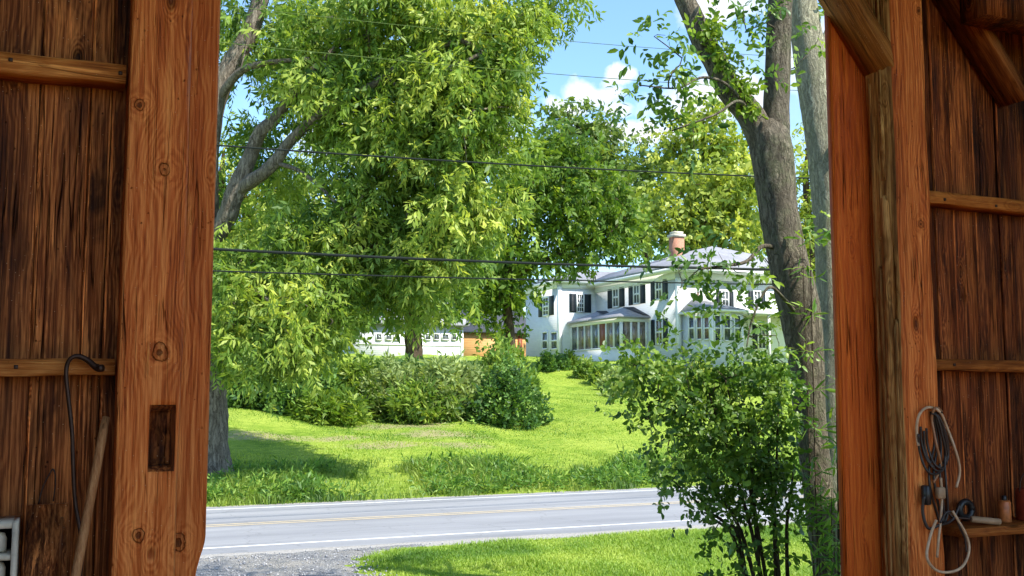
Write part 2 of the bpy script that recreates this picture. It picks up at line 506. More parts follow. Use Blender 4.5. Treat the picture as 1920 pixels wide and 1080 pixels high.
LV['ever'] = mat_leaf('round bush leaves', (0.028, 0.078, 0.020), (0.090, 0.190, 0.036), (0.240, 0.380, 0.070), 0.3)
LV['ivy'] = mat_leaf('ivy leaves', (0.130, 0.220, 0.020), (0.230, 0.340, 0.030), (0.360, 0.450, 0.045), 0.45)
LV['weed'] = mat_leaf('weed blades', (0.045, 0.125, 0.020), (0.130, 0.260, 0.034), (0.330, 0.450, 0.070), 0.4)
LV['tall'] = mat_leaf('tall grass blades', (0.045, 0.115, 0.016), (0.135, 0.230, 0.028), (0.340, 0.430, 0.070), 0.4)
LV['lawn'] = mat_leaf('lawn blades', (0.080, 0.180, 0.018), (0.200, 0.325, 0.028), (0.410, 0.500, 0.075), 0.4)
M['bark_near'] = mat_bark('furrowed bark', (0.034, 0.027, 0.018), (0.300, 0.255, 0.185), 1.15, 0.6)
M['bark_pale'] = mat_bark('pale bark', (0.17, 0.155, 0.105), (0.56, 0.52, 0.37), 1.3, 0.6)
M['bark_left'] = mat_bark('grey bark', (0.050, 0.038, 0.028), (0.36, 0.30, 0.235), 0.6)
M['bark_far'] = mat_bark('brown bark', (0.040, 0.028, 0.018), (0.16, 0.115, 0.075), 0.7)

# ------------------------------------------------------------------ terrain
ROAD_Y0, ROAD_Y1, ROAD_Z = 19.3, 27.0, -1.30
YS = np.array([-400, 5.0, 8.0, 14.0, 18.6, 19.2, 27.2, 28.6, 32.0, 36, 42.0, 52.0, 61.0, 66.0, 72, 110.0, 400, 3000])
ZS = np.array([-0.5, -0.75, -1.0, -1.20, -1.30, -1.315, -1.315, -1.20, -0.82, -.30, 0.50, 1.75, 2.95, 3.55, 3.85, 5.2, 9.0, 30.0])


def gz(X, Y):
    X, Y = np.asarray(X, float), np.asarray(Y, float)
    z = np.interp(Y, YS, ZS)
    z = (z + np.interp(Y - .5, YS, ZS) + np.interp(Y + .5, YS, ZS)) / 3 * np.where((Y > 19.7) & (Y < 26.7), 0, 1) + np.where((Y > 19.7) & (Y < 26.7), -1.315, 0)
    amp = np.clip((Y - 30) / 10, 0, 1) * np.clip((120 - Y) / 40, 0, 1)
    z = z + amp * (0.16 * np.sin(X * .31 + Y * .17) + 0.10 * np.sin(X * .73 - Y * .41 + 1.3) + 0.05 * np.sin(X * 1.7 + Y * 1.1))
    near = np.clip((18.5 - Y) / 3, 0, 1) * np.clip((Y - 4) / 3, 0, 1)
    return z + near * 0.05 * np.sin(X * 1.1 + Y * .8)


def ground_hit(px, py):
    v, f = ray(px, py)
    o = Vector((0, 0, CZ))
    lo = 6.0
    prev = lo
    for s in np.arange(6.0, 200.0, 0.1):
        p = o + v * (s / f)
        if p.z < float(gz(p.x, p.y)):
            return p
    return o + v * (200 / f)


def seg_range(*spans):
    out = []
    for a, b, st in spans:
        out.append(np.arange(a, b, st))
    return np.concatenate(out)


def smoothnoise(X, Y, s, seed=0):
    r = np.random.default_rng(seed)
    z = np.zeros_like(X, dtype=float)
    for k in range(9):
        a = r.uniform(0, 2 * PI)
        f = s * r.uniform(.5, 2.2)
        z += np.sin((X * math.cos(a) + Y * math.sin(a)) * f + r.uniform(0, 6.28)) / 3.2
    return z


def build_ground():
    gx = seg_range((-3000, -300, 300), (-300, -30, 15), (-30, 75, 0.6), (75, 300, 15), (300, 3001, 300))
    gy = seg_range((-400, 4, 20), (4, 19, 0.5), (19, 28, 0.5), (28, 72, 0.5), (72, 120, 2), (120, 400, 20), (400, 3001, 200))
    X, Y = np.meshgrid(gx, gy)
    Z = gz(X, Y)
    V = np.stack([X, Y, Z], -1).reshape(-1, 3)
    nx, ny = len(gx), len(gy)
    i = np.arange(nx - 1)[None, :] + np.arange(ny - 1)[:, None] * nx
    F = np.stack([i, i + 1, i + 1 + nx, i + nx], -1).reshape(-1, 4)
    # worn sandy patches, as a per-vertex value
    dirt = np.zeros_like(X)
    for px, py, rx, ry in ((760, 798, 3.2, 1.7), (830, 812, 3.0, 1.6), (720, 835, 2.6, 1.2), (860, 836, 2.2, 1.1), (500, 818, 3.5, 1.3), (800, 776, 3.0, 1.0), (640, 822, 2.0, .9)):
        p = ground_hit(px, py)
        dirt = np.maximum(dirt, np.clip(1.25 - np.hypot((X - p.x) / rx, (Y - p.y) / ry), 0, 1))
    m = bpy.data.materials.new('mown lawn')
    nt = nodes_of(m)
    co = objco(nt)
    big = noise(nt, co, 0.35, 5, 0.6, 0.4)
    med = noise(nt, nd(nt, 'Mapping', None, Vector=co, Scale=(1.0, 2.4, 1)).outputs[0], 2.2, 6, 0.65)
    fin = noise(nt, nd(nt, 'Mapping', None, Vector=co, Scale=(1.0, 1.6, 1)).outputs[0], 34.0, 4, 0.7)
    g = math_(nt, 'ADD', math_(nt, 'MULTIPLY', big, 0.4), math_(nt, 'ADD', math_(nt, 'MULTIPLY', med, 0.45), math_(nt, 'MULTIPLY', fin, 0.3)))
    c = ramp(nt, g, ((0.38, (0.064, 0.140, 0.014)), (0.52, (0.180, 0.288, 0.024)), (0.66, (0.350, 0.430, 0.062))))
    d = nd(nt, 'Attribute', dict(attribute_name='dirt')).outputs['Fac']
    dm = math_(nt, 'ADD', d, math_(nt, 'MULTIPLY', math_(nt, 'SUBTRACT', math_(nt, 'ADD', math_(nt, 'MULTIPLY', med, .6), math_(nt, 'MULTIPLY', fin, .4)), 0.5), 2.2))
    dm = ramp(nt, dm, ((0.55, 0.0), (0.9, 0.8)))
    c = mixc(nt, dm, c, (0.36, 0.30, 0.17))
    finish(nt, c, 0.9, math_(nt, 'ADD', math_(nt, 'MULTIPLY', fin, .6), med), 1.0, 0.08, 0.15)
    o = mesh_obj('ground', V, F, m, smooth=True)
    a = o.data.attributes.new('dirt', 'FLOAT', 'POINT')
    a.data.foreach_set('value', dirt.reshape(-1).astype(np.float32))
    tag(o, kind='structure')


build_ground()


def strip(name, x0, x1, y0, y1, z, mat, wob0=0.0, wob1=0.0, step=0.25, seed=1, parent=None):
    xs = np.arange(x0, x1, step)
    a = y0 + wob0 * smoothnoise(xs, xs * 0, 2.3, seed)
    b = y1 + wob1 * smoothnoise(xs, xs * 0, 2.3, seed + 1)
    n = len(xs)
    rows = 6
    V = np.concatenate([np.stack([xs, a + (b - a) * k / rows, np.full(n, z)], -1) for k in range(rows + 1)])
    i = (np.arange(n - 1)[None, :] + np.arange(rows)[:, None] * n).reshape(-1)
    F = np.stack([i, i + 1, i + 1 + n, i + n], -1)
    return mesh_obj(name, V, F, mat, parent)


def build_road():
    m = bpy.data.materials.new('worn asphalt')
    nt = nodes_of(m)
    co = objco(nt)
    st = nd(nt, 'Mapping', None, Vector=co, Scale=(0.05, 1.0, 1)).outputs[0]
    lanes = noise(nt, st, 1.6, 4, 0.55)
    big = noise(nt, nd(nt, 'Mapping', None, Vector=co, Scale=(0.25, 1, 1)).outputs[0], 0.9, 6, 0.6)
    sp = nd(nt, 'TexVoronoi', None, Vector=co, Scale=55.0).outputs['Distance']
    g = math_(nt, 'ADD', math_(nt, 'MULTIPLY', lanes, 0.5), math_(nt, 'ADD', math_(nt, 'MULTIPLY', big, 0.45), math_(nt, 'MULTIPLY', sp, 0.12)))
    c = ramp(nt, g, ((0.35, (0.165, 0.168, 0.178)), (0.5, (0.225, 0.228, 0.238)), (0.68, (0.290, 0.291, 0.297))))
    ck = nd(nt, 'TexVoronoi', dict(feature='DISTANCE_TO_EDGE'), Vector=nd(nt, 'VectorMath', dict(operation='ADD'), i0=co, i1=nd(nt, 'TexNoise', None, Vector=co, Scale=1.5, Detail=5).outputs['Color']).outputs[0], Scale=0.42).outputs['Distance']
    c = mixc(nt, ramp(nt, ck, ((0.0, 0.32), (0.010, 0.0))), c, (0.09, 0.09, 0.09))
    finish(nt, c, 0.8, sp, 0.25, 0.01, 0.3)
    road = strip('road', -70, 140, ROAD_Y0, ROAD_Y1 - .15, ROAD_Z, m, 0.05, 0.03)
    tag(road, kind='structure')
    sh = mat_plain('shoulder grit', (0.30, 0.285, 0.26), 0.9, 0.4, 26, 0.2, 0, 0.6)
    tag(strip('road_shoulder', -70, 140, 18.55, ROAD_Y0 + .1, ROAD_Z - .002, sh, 0.16, 0.0), kind='structure')
    tag(strip('verge_edge', -70, 140, ROAD_Y1 - .25, ROAD_Y1 + .15, ROAD_Z - .002, sh, 0.0, 0.06, seed=5), kind='structure')
    def paint(name, col, y, w, seed):
        mm = bpy.data.materials.new(name)
        nt = nodes_of(mm)
        n = noise(nt, objco(nt, (0.6, 2, 1)), 14, 6, 0.7)
        c = mixc(nt, ramp(nt, n, ((0.46, 0.08), (0.66, 0.85))), col, (0.25, 0.255, 0.265))
        finish(nt, c, 0.7)
        s = strip(name, -70, 140, y - w / 2, y + w / 2, ROAD_Z + .004, mm, 0.006, 0.006, seed=seed, parent=road)
        return s
    yn = onYline = ground_hit(640, 1004).y
    paint('edge_line', (0.78, 0.78, 0.77), 20.05, 0.12, 3)
    paint('edge_line', (0.76, 0.76, 0.75), 26.35, 0.12, 6)
    paint('centre_line', (0.55, 0.43, 0.24), 23.16, 0.11, 8)
    paint('centre_line', (0.55, 0.43, 0.24), 23.42, 0.11, 11)
    # gravel drive, a shallow heaped sheet reaching the shoulder
    xs, ys = np.arange(-4, 7.2, 0.09), np.arange(5.4, 18.9, 0.09)
    X, Y = np.meshgrid(xs, ys)
    edge = np.interp(Y, [5, 14, 15.5, 16.6, 17.6, 18.3, 19], [4.6, 4.75, 4.7, 4.72, 4.9, 5.5, 6.8]) + 0.22 * smoothnoise(Y, X * 0, 2.1, 21) + .1 * smoothnoise(Y, X * 0, 7, 22)
    edge = np.where(X < 0.5, edge, edge)
    t = np.clip((edge - X) / 0.6, 0, 1)
    Z = gz(X, Y) + 0.03 * t - 0.04 * (1 - t) + 0.016 * smoothnoise(X, Y, 9, 31) * t
    V = np.stack([X, Y, Z], -1).reshape(-1, 3)
    nx = len(xs)
    i = np.arange(nx - 1)[None, :] + np.arange(len(ys) - 1)[:, None] * nx
    keep = (X <= edge + 0.3)[:-1, :-1]
    i = i[keep]
    F = np.stack([i, i + 1, i + 1 + nx, i + nx], -1).reshape(-1, 4)
    m = bpy.data.materials.new('gravel')
    nt = nodes_of(m)
    co = objco(nt)
    v = nd(nt, 'TexVoronoi', None, Vector=co, Scale=24.0)
    v2 = nd(nt, 'TexVoronoi', None, Vector=co, Scale=62.0)
    g = math_(nt, 'ADD', math_(nt, 'MULTIPLY', nd(nt, 'SeparateColor', None, Color=v.outputs['Color']).outputs[0], 0.6), math_(nt, 'MULTIPLY', nd(nt, 'SeparateColor', None, Color=v2.outputs['Color']).outputs[0], 0.4))
    c = ramp(nt, g, ((0.1, (0.16, 0.16, 0.17)), (0.55, (0.33, 0.33, 0.33)), (0.95, (0.52, 0.51, 0.48))))
    c = mixc(nt, ramp(nt, noise(nt, co, 1.1, 5, 0.65), ((0.45, 0.0), (0.62, 0.7))), c, (0.50, 0.46, 0.39))
    h = math_(nt, 'SUBTRACT', 1.0, math_(nt, 'ADD', v.outputs['Distance'], v2.outputs['Distance']))
    finish(nt, c, 0.9, h, 1.0, 0.05, 0.2)
    tag(mesh_obj('gravel_drive', V, F, m, smooth=True), kind='structure')
    # loose stones on it
    P, Fs, T = [], [], []
    k = 0
    for _ in range(2600):
        y = random.uniform(13.5, 18.9)
        x = random.uniform(1.2, 5.2) if y < 17.6 else random.uniform(0.5, 7.5)
        if x > np.interp(y, [5, 14, 15.5, 16.6, 17.6, 18.3, 19], [4.6, 4.75, 4.7, 4.72, 4.9, 5.5, 7.2]) + random.uniform(-.3, .25):
            continue
        r = random.uniform(.008, .03) * random.uniform(.6, 1.4)
        z = float(gz(x, y)) + .03
        a = random.uniform(0, PI)
        pts = []
        for dx, dy, dz in ((1, 0, 0), (0, .8, 0), (-1, 0, 0), (0, -.8, 0), (0, 0, .7), (0, 0, -.6)):
            j = random.uniform(.7, 1.25) * r
            pts.append((x + (dx * math.cos(a) - dy * math.sin(a)) * j, y + (dx * math.sin(a) + dy * math.cos(a)) * j, z + dz * j))
        P += pts
        for f in ((0, 1, 4), (1, 2, 4), (2, 3, 4), (3, 0, 4), (1, 0, 5), (2, 1, 5), (3, 2, 5), (0, 3, 5)):
            Fs.append(tuple(q + k for q in f))
            T.append(random.random())
        k += 6
    ms = bpy.data.materials.new('loose stone')
    nt = nodes_of(ms)
    finish(nt, ramp(nt, attr(nt), ((0, (0.15, 0.155, 0.17)), (0.6, (0.28, 0.28, 0.29)), (1, (0.42, 0.41, 0.39)))), 0.85)
    tag(mesh_obj('gravel_stones', P, Fs, ms, tint=T), 'loose grey and white stones scattered on the gravel drive', 'gravel', kind='stuff')


build_road()
# ------------------------------------------------------------------ the barn doorway
def timber(x0, x1, y0, y1, z0, z1, rough=0.004, chamf=0.012, recess=None, chips=(), dz=0.03, seed=0, nf=16, ns=8, t=0.5):
    """squared post with hewn faces: a rectangle of many points swept up Z; recess/chips push the front or side faces in"""
    pts = []
    c = chamf
    for k in range(nf + 1):
        pts.append((x0 + c + (x1 - x0 - 2 * c) * k / nf, y0, 0, -1))
    for k in range(ns + 1):
        pts.append((x1, y0 + c + (y1 - y0 - 2 * c) * k / ns, 1, 0))
    for k in range(3):
        pts.append((x1 - c - (x1 - x0 - 2 * c) * k / 2, y1, 0, 1))
    for k in range(ns + 1):
        pts.append((x0, y1 - c - (y1 - y0 - 2 * c) * k / ns, -1, 0))
    pts = np.array(pts)
    zs = np.arange(z0, z1 + dz, dz)
    n = len(pts)
    PX = np.tile(pts[:, 0], (len(zs), 1))
    PY = np.tile(pts[:, 1], (len(zs), 1))
    Z = np.tile(zs[:, None], (1, n))
    h = smoothnoise(PX * 3 + PY * 2, Z, 2.6, seed) * .6 + smoothnoise(PX * 14 + PY * 11, Z, 5, seed + 1) * .5
    edge = rough * h
    # worn arrises
    corner = np.zeros(n)
    for k in (0, nf, nf + 1):
        corner[k] = 1
    edge = edge + corner[None, :] * np.clip(smoothnoise(Z, Z * 0, 6, seed + 3), 0, 1) * .010
    nx, ny = pts[:, 2], pts[:, 3]
    dx, dy = -nx[None, :] * edge, -ny[None, :] * edge
    if recess:
        rx0, rx1, rz0, rz1, dep = recess
        inside = (PX > rx0) & (PX < rx1) & (Z > rz0) & (Z < rz1) & (ny[None, :] < 0)
        dy = dy + inside * dep * (0.85 + .15 * smoothnoise(PX, Z, 20, 5))
    for (face, a0, a1, rz0, rz1, dep) in chips:
        w = a0 + (a1 - a0) * np.clip(.5 + .5 * smoothnoise(Z, Z * 0, 7, seed + 9), 0, 1) * .25
        if face == 'side':      # the -X face; a = Y range
            inside = (PY > w) & (PY < a1) & (Z > rz0) & (Z < rz1) & (nx[None, :] < 0)
            dx = dx + inside * dep
        else:
            inside = (PX > w) & (PX < a1) & (Z > rz0) & (Z < rz1) & (ny[None, :] < 0)
            dy = dy + inside * dep
    V = np.stack([PX + dx, PY + dy, Z], -1).reshape(-1, 3)
    i = (np.arange(n)[None, :] + np.arange(len(zs) - 1)[:, None] * n).reshape(-1)
    j = ((np.arange(n)[None, :] + 1) % n + np.arange(len(zs) - 1)[:, None] * n).reshape(-1)
    F = [tuple(q) for q in np.stack([i, j, j + n, i + n], -1).tolist()]
    F.append(tuple(range(n - 1, -1, -1)))
    F.append(tuple((len(zs) - 1) * n + k for k in range(n)))
    return V, F


def boards(x_edges, y0, z0, z1, thick=0.024, seed=0):
    """vertical boards, each its own slab with its own tint, slight set back and uneven edges"""
    r = random.Random(seed)
    mb = MB()
    for a, b in zip(x_edges[:-1], x_edges[1:]):
        yo = r.uniform(-.010, .012)
        tilt = r.uniform(-.004, .004)
        zs = np.linspace(z0, z1, 34)
        t = r.random()
        V = []
        g0, g1 = r.uniform(.0006, .0016), r.uniform(.0006, .0016)
        cup = r.uniform(-.006, .008)
        for z in zs:
            xa = a + g0 + .003 * math.sin(z * 2.3 + a * 9) + r.uniform(-.0012, .0012)
            xb = b - g1 + .003 * math.sin(z * 2.1 + b * 9) + r.uniform(-.0012, .0012)
            yy = y0 + yo + tilt * z
            xm = (xa + xb) / 2
            V += [(xa, yy + .006, z), (xa + .011, yy, z), (xm, yy + cup, z), (xb - .009, yy, z), (xb, yy + .006, z), (xb, yy + thick, z), (xa, yy + thick, z)]
        n = 7
        F = []
        for i in range(len(zs) - 1):
            for k in range(n):
                F.append((i * n + k, i * n + (k + 1) % n, (i + 1) * n + (k + 1) % n, (i + 1) * n + k))
        F.append(tuple(range(n - 1, -1, -1)))
        F.append(tuple((len(zs) - 1) * n + k for k in range(n)))
        mb.add(V, F, t)
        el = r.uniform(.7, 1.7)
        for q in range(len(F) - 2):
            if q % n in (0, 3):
                mb.T[-len(F) + q] = t + el * (1 if q % n == 0 else .5)  # edge strips tinted lighter, rim light put into the board colour
        mb.box(b - .045, b + .045, y0 + thick + .015, y0 + thick + .034, z0, z1, r.random() * .3)      # unseen batten over the joint, added outside to block daylight leaking through
    return mb


def build_barn():
    B = thing('barn', (2.5, 5.2, 0), 'weathered brown timber barn whose open doorway frames the view', 'barn')
    yb = 5.29
    # left post with the empty mortise
    lx0, lx1 = onY(229, 540, 5.0).x, onY(346, 540, 5.0).x
    a, b = onY(284, 764, 5.0), onY(323, 874, 5.0)
    V, F = timber(lx0, lx1, 5.0, 5.24, 0.0, 4.3, 0.005, 0.010, (a.x, b.x, b.z, a.z, .15), seed=3, nf=22)
    p = mesh_obj('post', V, F, M['post'], B, tint=[.55] * len(F))
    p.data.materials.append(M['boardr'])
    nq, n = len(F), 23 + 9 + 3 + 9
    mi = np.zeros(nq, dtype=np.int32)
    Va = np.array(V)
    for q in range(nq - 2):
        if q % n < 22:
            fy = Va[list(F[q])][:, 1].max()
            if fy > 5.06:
                mi[q] = 1  # mortise faces take darker wood, the shade of the hole put into colour
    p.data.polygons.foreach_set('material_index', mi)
    p['label'] = 'orange brown square post with an empty mortise'
    jx1 = onY(399, 540, 5.245).x
    ja = onY(386, 1018, 5.245)
    mb = MB()
    V, F = timber(lx1 - .05, jx1, 5.246, 5.285, 0.0, 4.3, 0.003, 0.008, seed=8, nf=10, ns=3)
    zf, xf = np.array([0, ja.z - .22, ja.z - .12, ja.z - .05, ja.z - .01, ja.z + .02, 5]), np.array([-.055, -.052, -.038, -.020, -.006, 0, 0])
    V[:, 0] = np.minimum(V[:, 0], jx1 + np.interp(V[:, 2], zf, xf))
    mb.add(V, F, .3)
    j = mb.build('jamb_board', M['post'], B)
    # right post: interior face, weathered face to the opening, chipped
    rx0, rx1 = onY(1690, 540, 5.0).x, onY(1752, 540, 5.0).x
    za, zb2 = onY(1640, 300, 5.1).z, onY(1640, 385, 5.1).z
    V, F = timber(rx0, rx1, 5.0, 5.262, 0.0, 4.3, 0.007, 0.014, None,
                  (('side', 5.03, 5.13, 0.0, za - .55, .022), ('side', 5.10, 5.17, 0.0, zb2 - .2, .035), ('side', 5.18, 5.262, 0.9, za - .9, .02)), seed=13, nf=12, ns=18)
    nq = len(F)
    p = mesh_obj('post', V, F, M['post'], B, tint=[.6] * nq)
    p.data.materials.append(M['oldpost'])
    n = 13 + 19 + 3 + 19
    mi = np.zeros(nq, dtype=np.int32)
    idx = np.arange(nq - 2) % n
    mi[:nq - 2] = (idx >= 13 + 19 + 3 - 1) & (idx < n - 1)
    p.data.polygons.foreach_set('material_index', mi)
    p['label'] = 'orange post with a grey, splintered side'
    mb = MB()
    jx0 = onY(1571, 540, 5.266).x
    V, F = timber(jx0, rx0 + .13, 5.268, 5.288, -0.02, 4.3, 0.002, 0.005, seed=21, nf=12, ns=2)
    mb.add(V, F, .75)
    mb.box(jx0 - .022, jx0 - .003, 5.255, 5.292, -.02, 4.3, .25)
    j = mb.build('jamb_board', M['jamb'], B)
    # split lath hanging off the weathered face
    mb = MB()
    z1 = onY(1665, 365, 5.08).z
    mb.prism([(5.07, 0), (5.13, 0), (5.135, z1 - .25), (5.125, z1 - .02), (5.10, z1), (5.08, z1 - .05), (5.068, z1 - .3)], 'X', rx0 - .022, rx0 + .025, .8)
    mb.build('split_face', M['oldpost'], B)
    rs = random.Random(3)
    for (y0, y1, za_, zb_, d, t) in ((5.145, 5.185, 0.0, z1 - .5, .014, .35), (5.195, 5.232, .1, z1 + .75, .010, .95), (5.028, 5.062, .2, z1 - .85, .016, .6), (5.10, 5.135, z1 + .1, z1 + 1.3, .008, .5)):
        N = 18
        pts = []
        for k in range(N + 1):
            pts.append((y0 + rs.uniform(0, .007), za_ + (zb_ - za_) * k / N))
        pts.append(((y0 + y1) / 2 + rs.uniform(-.01, .01), zb_ + .05))
        for k in range(N, -1, -1):
            pts.append((y1 - rs.uniform(0, .009), za_ + (zb_ - za_) * k / N - .03 * (k == N)))
        mb = MB()
        mb.prism(pts, 'X', rx0 - d, rx0 + .02, t)
        mb.build('split_face', M['oldpost'], B)
    # knee braces: lower arris near edge and far edge fixed from the opening's geometry
    def brace(pn0, pn1, thick, y0, y1, name, mat, t):
        A, Bq = onY(pn0[0], pn0[1], y0), onY(pn1[0], pn1[1], y0)
        d = (Bq - A)
        d.y = 0
        d.normalize()
        nrm = Vector((-d.z, 0, d.x))
        if nrm.x < 0:
            nrm = -nrm
        A2 = A - d * 1.2
        E1, E2 = Bq, Bq + nrm * thick
        # cut the foot plumb against the post
        k = (E2.x - E1.x) / d.x
        E2c = E2 - d * k
        pts = [(A2.x, A2.z), (E1.x, E1.z), (E2c.x, E2c.z), ((A2 + nrm * thick).x, (A2 + nrm * thick).z)]
        mb = MB()
        # subdivided prism so the faces wobble
        N = 40
        V = []
        rr = random.Random(5)
        L0 = (Bq - A2).length
        for i in range(N + 1):
            f = i / N
            base = A2.lerp(E1, f)
            top = (A2 + nrm * thick).lerp(E2c, f)
            w = .002 * math.sin(f * 23) + .0015 * math.sin(f * 51 + 1)
            V += [(base.x - w * nrm.x, y0 + .006, base.z), (base.x - w * nrm.x, y1, base.z + w), (top.x + w, y1, top.z), (top.x + w, y0 + .012 + w, top.z), (base.x + .010 * nrm.x, y0 + w * .6, base.z + .010 * nrm.z)]
        F = []
        for i in range(N):
            for k in range(5):
                F.append((i * 5 + k, i * 5 + (k + 1) % 5, (i + 1) * 5 + (k + 1) % 5, (i + 1) * 5 + k))
        F += [(4, 3, 2, 1, 0), tuple(N * 5 + k for k in range(5))]
        mb.add(V, F, t)
        return mb.build(name, mat, B)
    brace((1600, 0), (1687, 146), .10, 5.002, 5.262, 'knee_brace', M['brace'], .6)
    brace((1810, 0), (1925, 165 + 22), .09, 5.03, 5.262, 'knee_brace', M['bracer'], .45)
    # siding boards
    xe = [onY(px, 300, yb).x for px in (72, 165, 205, 262)]
    xe = [-2.4, -2.17, -1.93, -1.72, -1.5, -1.24, -1.0, -.8, -.56, -.30] + xe
    xe[9] = xe[10] - .24
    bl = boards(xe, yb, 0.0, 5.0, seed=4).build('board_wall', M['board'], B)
    xr = [rx1 - .14] + [onY(px, 400, yb).x for px in (1752, 1786, 1828, 1872, 1896, 1934, 1972)]
    while xr[-1] < 9.5:
        xr.append(xr[-1] + random.uniform(.13, .24))
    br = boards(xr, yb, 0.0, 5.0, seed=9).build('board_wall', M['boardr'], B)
    # header over the doorway, out of the picture
    mb = MB()
    mb.box(-2.4, 9.5, 5.0, 5.262, 4.301, 4.55, .4)
    mb.build('lintel_beam', M['oldpost'], B)
    xh = list(np.arange(xe[-1] + .001, xr[0], .2)) + [xr[0] - .001]
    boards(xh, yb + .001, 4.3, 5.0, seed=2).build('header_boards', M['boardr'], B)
    # girts (rails)
    def rail(p_top, p_bot, y0, y1, xa, xb, mat, t):
        zt, zb = onY(*p_top, y0).z, onY(*p_bot, y0).z
        mb = MB()
        N = 30
        V = []
        for i in range(N + 1):
            x = xa + (xb - xa) * i / N
            w = .004 * math.sin(x * 5) + .003 * math.sin(x * 13 + 1)
            V += [(x, y0 + w * .5 + .006, zb + w), (x, y1, zb + w), (x, y1, zt + w), (x, y0 + w * .5 + .008, zt + w * .6), (x, y0 + w * .4, zt - .010), (x, y0 + w * .4, zb + .008)]
        F = []
        for i in range(N):
            for k in range(6):
                F.append((i * 6 + k, (i + 1) * 6 + k, (i + 1) * 6 + (k + 1) % 6, i * 6 + (k + 1) % 6))
        F += [tuple(range(6)), tuple(N * 6 + 5 - k for k in range(6))]
        mb.add(V, F, t)
        return mb.build('rail', mat, B)
    rail((120, 108), (120, 144), 5.12, 5.275, -2.4, lx0 - .012, M['rail'], .8)
    rail((100, 672), (100, 704), 5.14, 5.275, -2.4, lx0 - .012, M['rail'], .35)
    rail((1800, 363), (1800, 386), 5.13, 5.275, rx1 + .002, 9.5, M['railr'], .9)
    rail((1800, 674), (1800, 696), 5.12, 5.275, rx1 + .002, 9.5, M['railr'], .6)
    for (px, py, yy) in ((226, 137, 5.118), (20, 112, 5.118), (30, 688, 5.138), (182, 686, 5.138), (1772, 374, 5.128), (1868, 386, 5.128), (1790, 684, 5.118)):
        q = onY(px, py, yy)
        mb = MB()
        mb.box(q.x - .009, q.x + .009, yy - .004, yy + .012, q.z - .009, q.z + .009, .5, .002)
        mb.build('nail', M['steel'], B)
    # a beam crossing high on the right
    mb = MB()
    p0 = onY(1850, 34, 4.8)
    mb.box(p0.x - .02, 9.5, 4.78, 4.995, p0.z + .02, p0.z + .3, .3)
    mb.build('tie_beam', M['boardr'], B)
    # shelf on the right wall
    s0 = onY(1792, 1003, 4.98)
    zt = onY(1840, 990, 4.92).z
    mb = MB()
    mb.box(s0.x, s0.x + 2.2, 4.92, 5.27, zt - .055, zt, .7, .006)
    mb.build('shelf', M['railr'], B)
    mb = MB()
    mb.box(s0.x + .01, s0.x + .07, 4.99, 5.27, 0, zt - .057, .3)
    mb.build('shelf_leg', M['boardr'], B)
    # floor, side walls and roof close the room above and beside the camera; unseen roof cut short and rear left open to set the light indoors
    mb = MB()
    y = -7.0
    while y < 5.3:
        mb.box(-2.4, 9.5, y, min(y + .19, 5.33), -.06, random.uniform(-.004, 0), random.random())
        y += .197
    mb.build('floor_boards', M['railr'], B)
    mb = MB()
    mb.prism([(5.9, 4.75), (5.9, 4.85), (BR_Y, BR_Z + .1), (BR_Y, BR_Z)], 'X', -2.9, 10, .4)
    mb.build('roof', M['shade_roof'], B)
    mb = MB()
    mb.prism([(5.28, 0), (BR_Y, 0), (BR_Y, BR_Z - .02), (5.28, 4.80)], 'X', -2.46, -2.41, .4)
    mb.build('side_wall', M['boardr'], B)
    mb = MB()
    mb.prism([(5.28, 0), (BR_Y, 0), (BR_Y, BR_Z - .02), (5.28, 4.80)], 'X', 9.51, 9.56, .4)
    mb.build('side_wall', M['boardr'], B)
    return lx0, lx1, rx0, rx1, zt, s0


BR_Y, BR_Z = -0.6, 5.9
LX0, LX1, RX0, RX1, SHELF_Z, SHELF_P = build_barn()


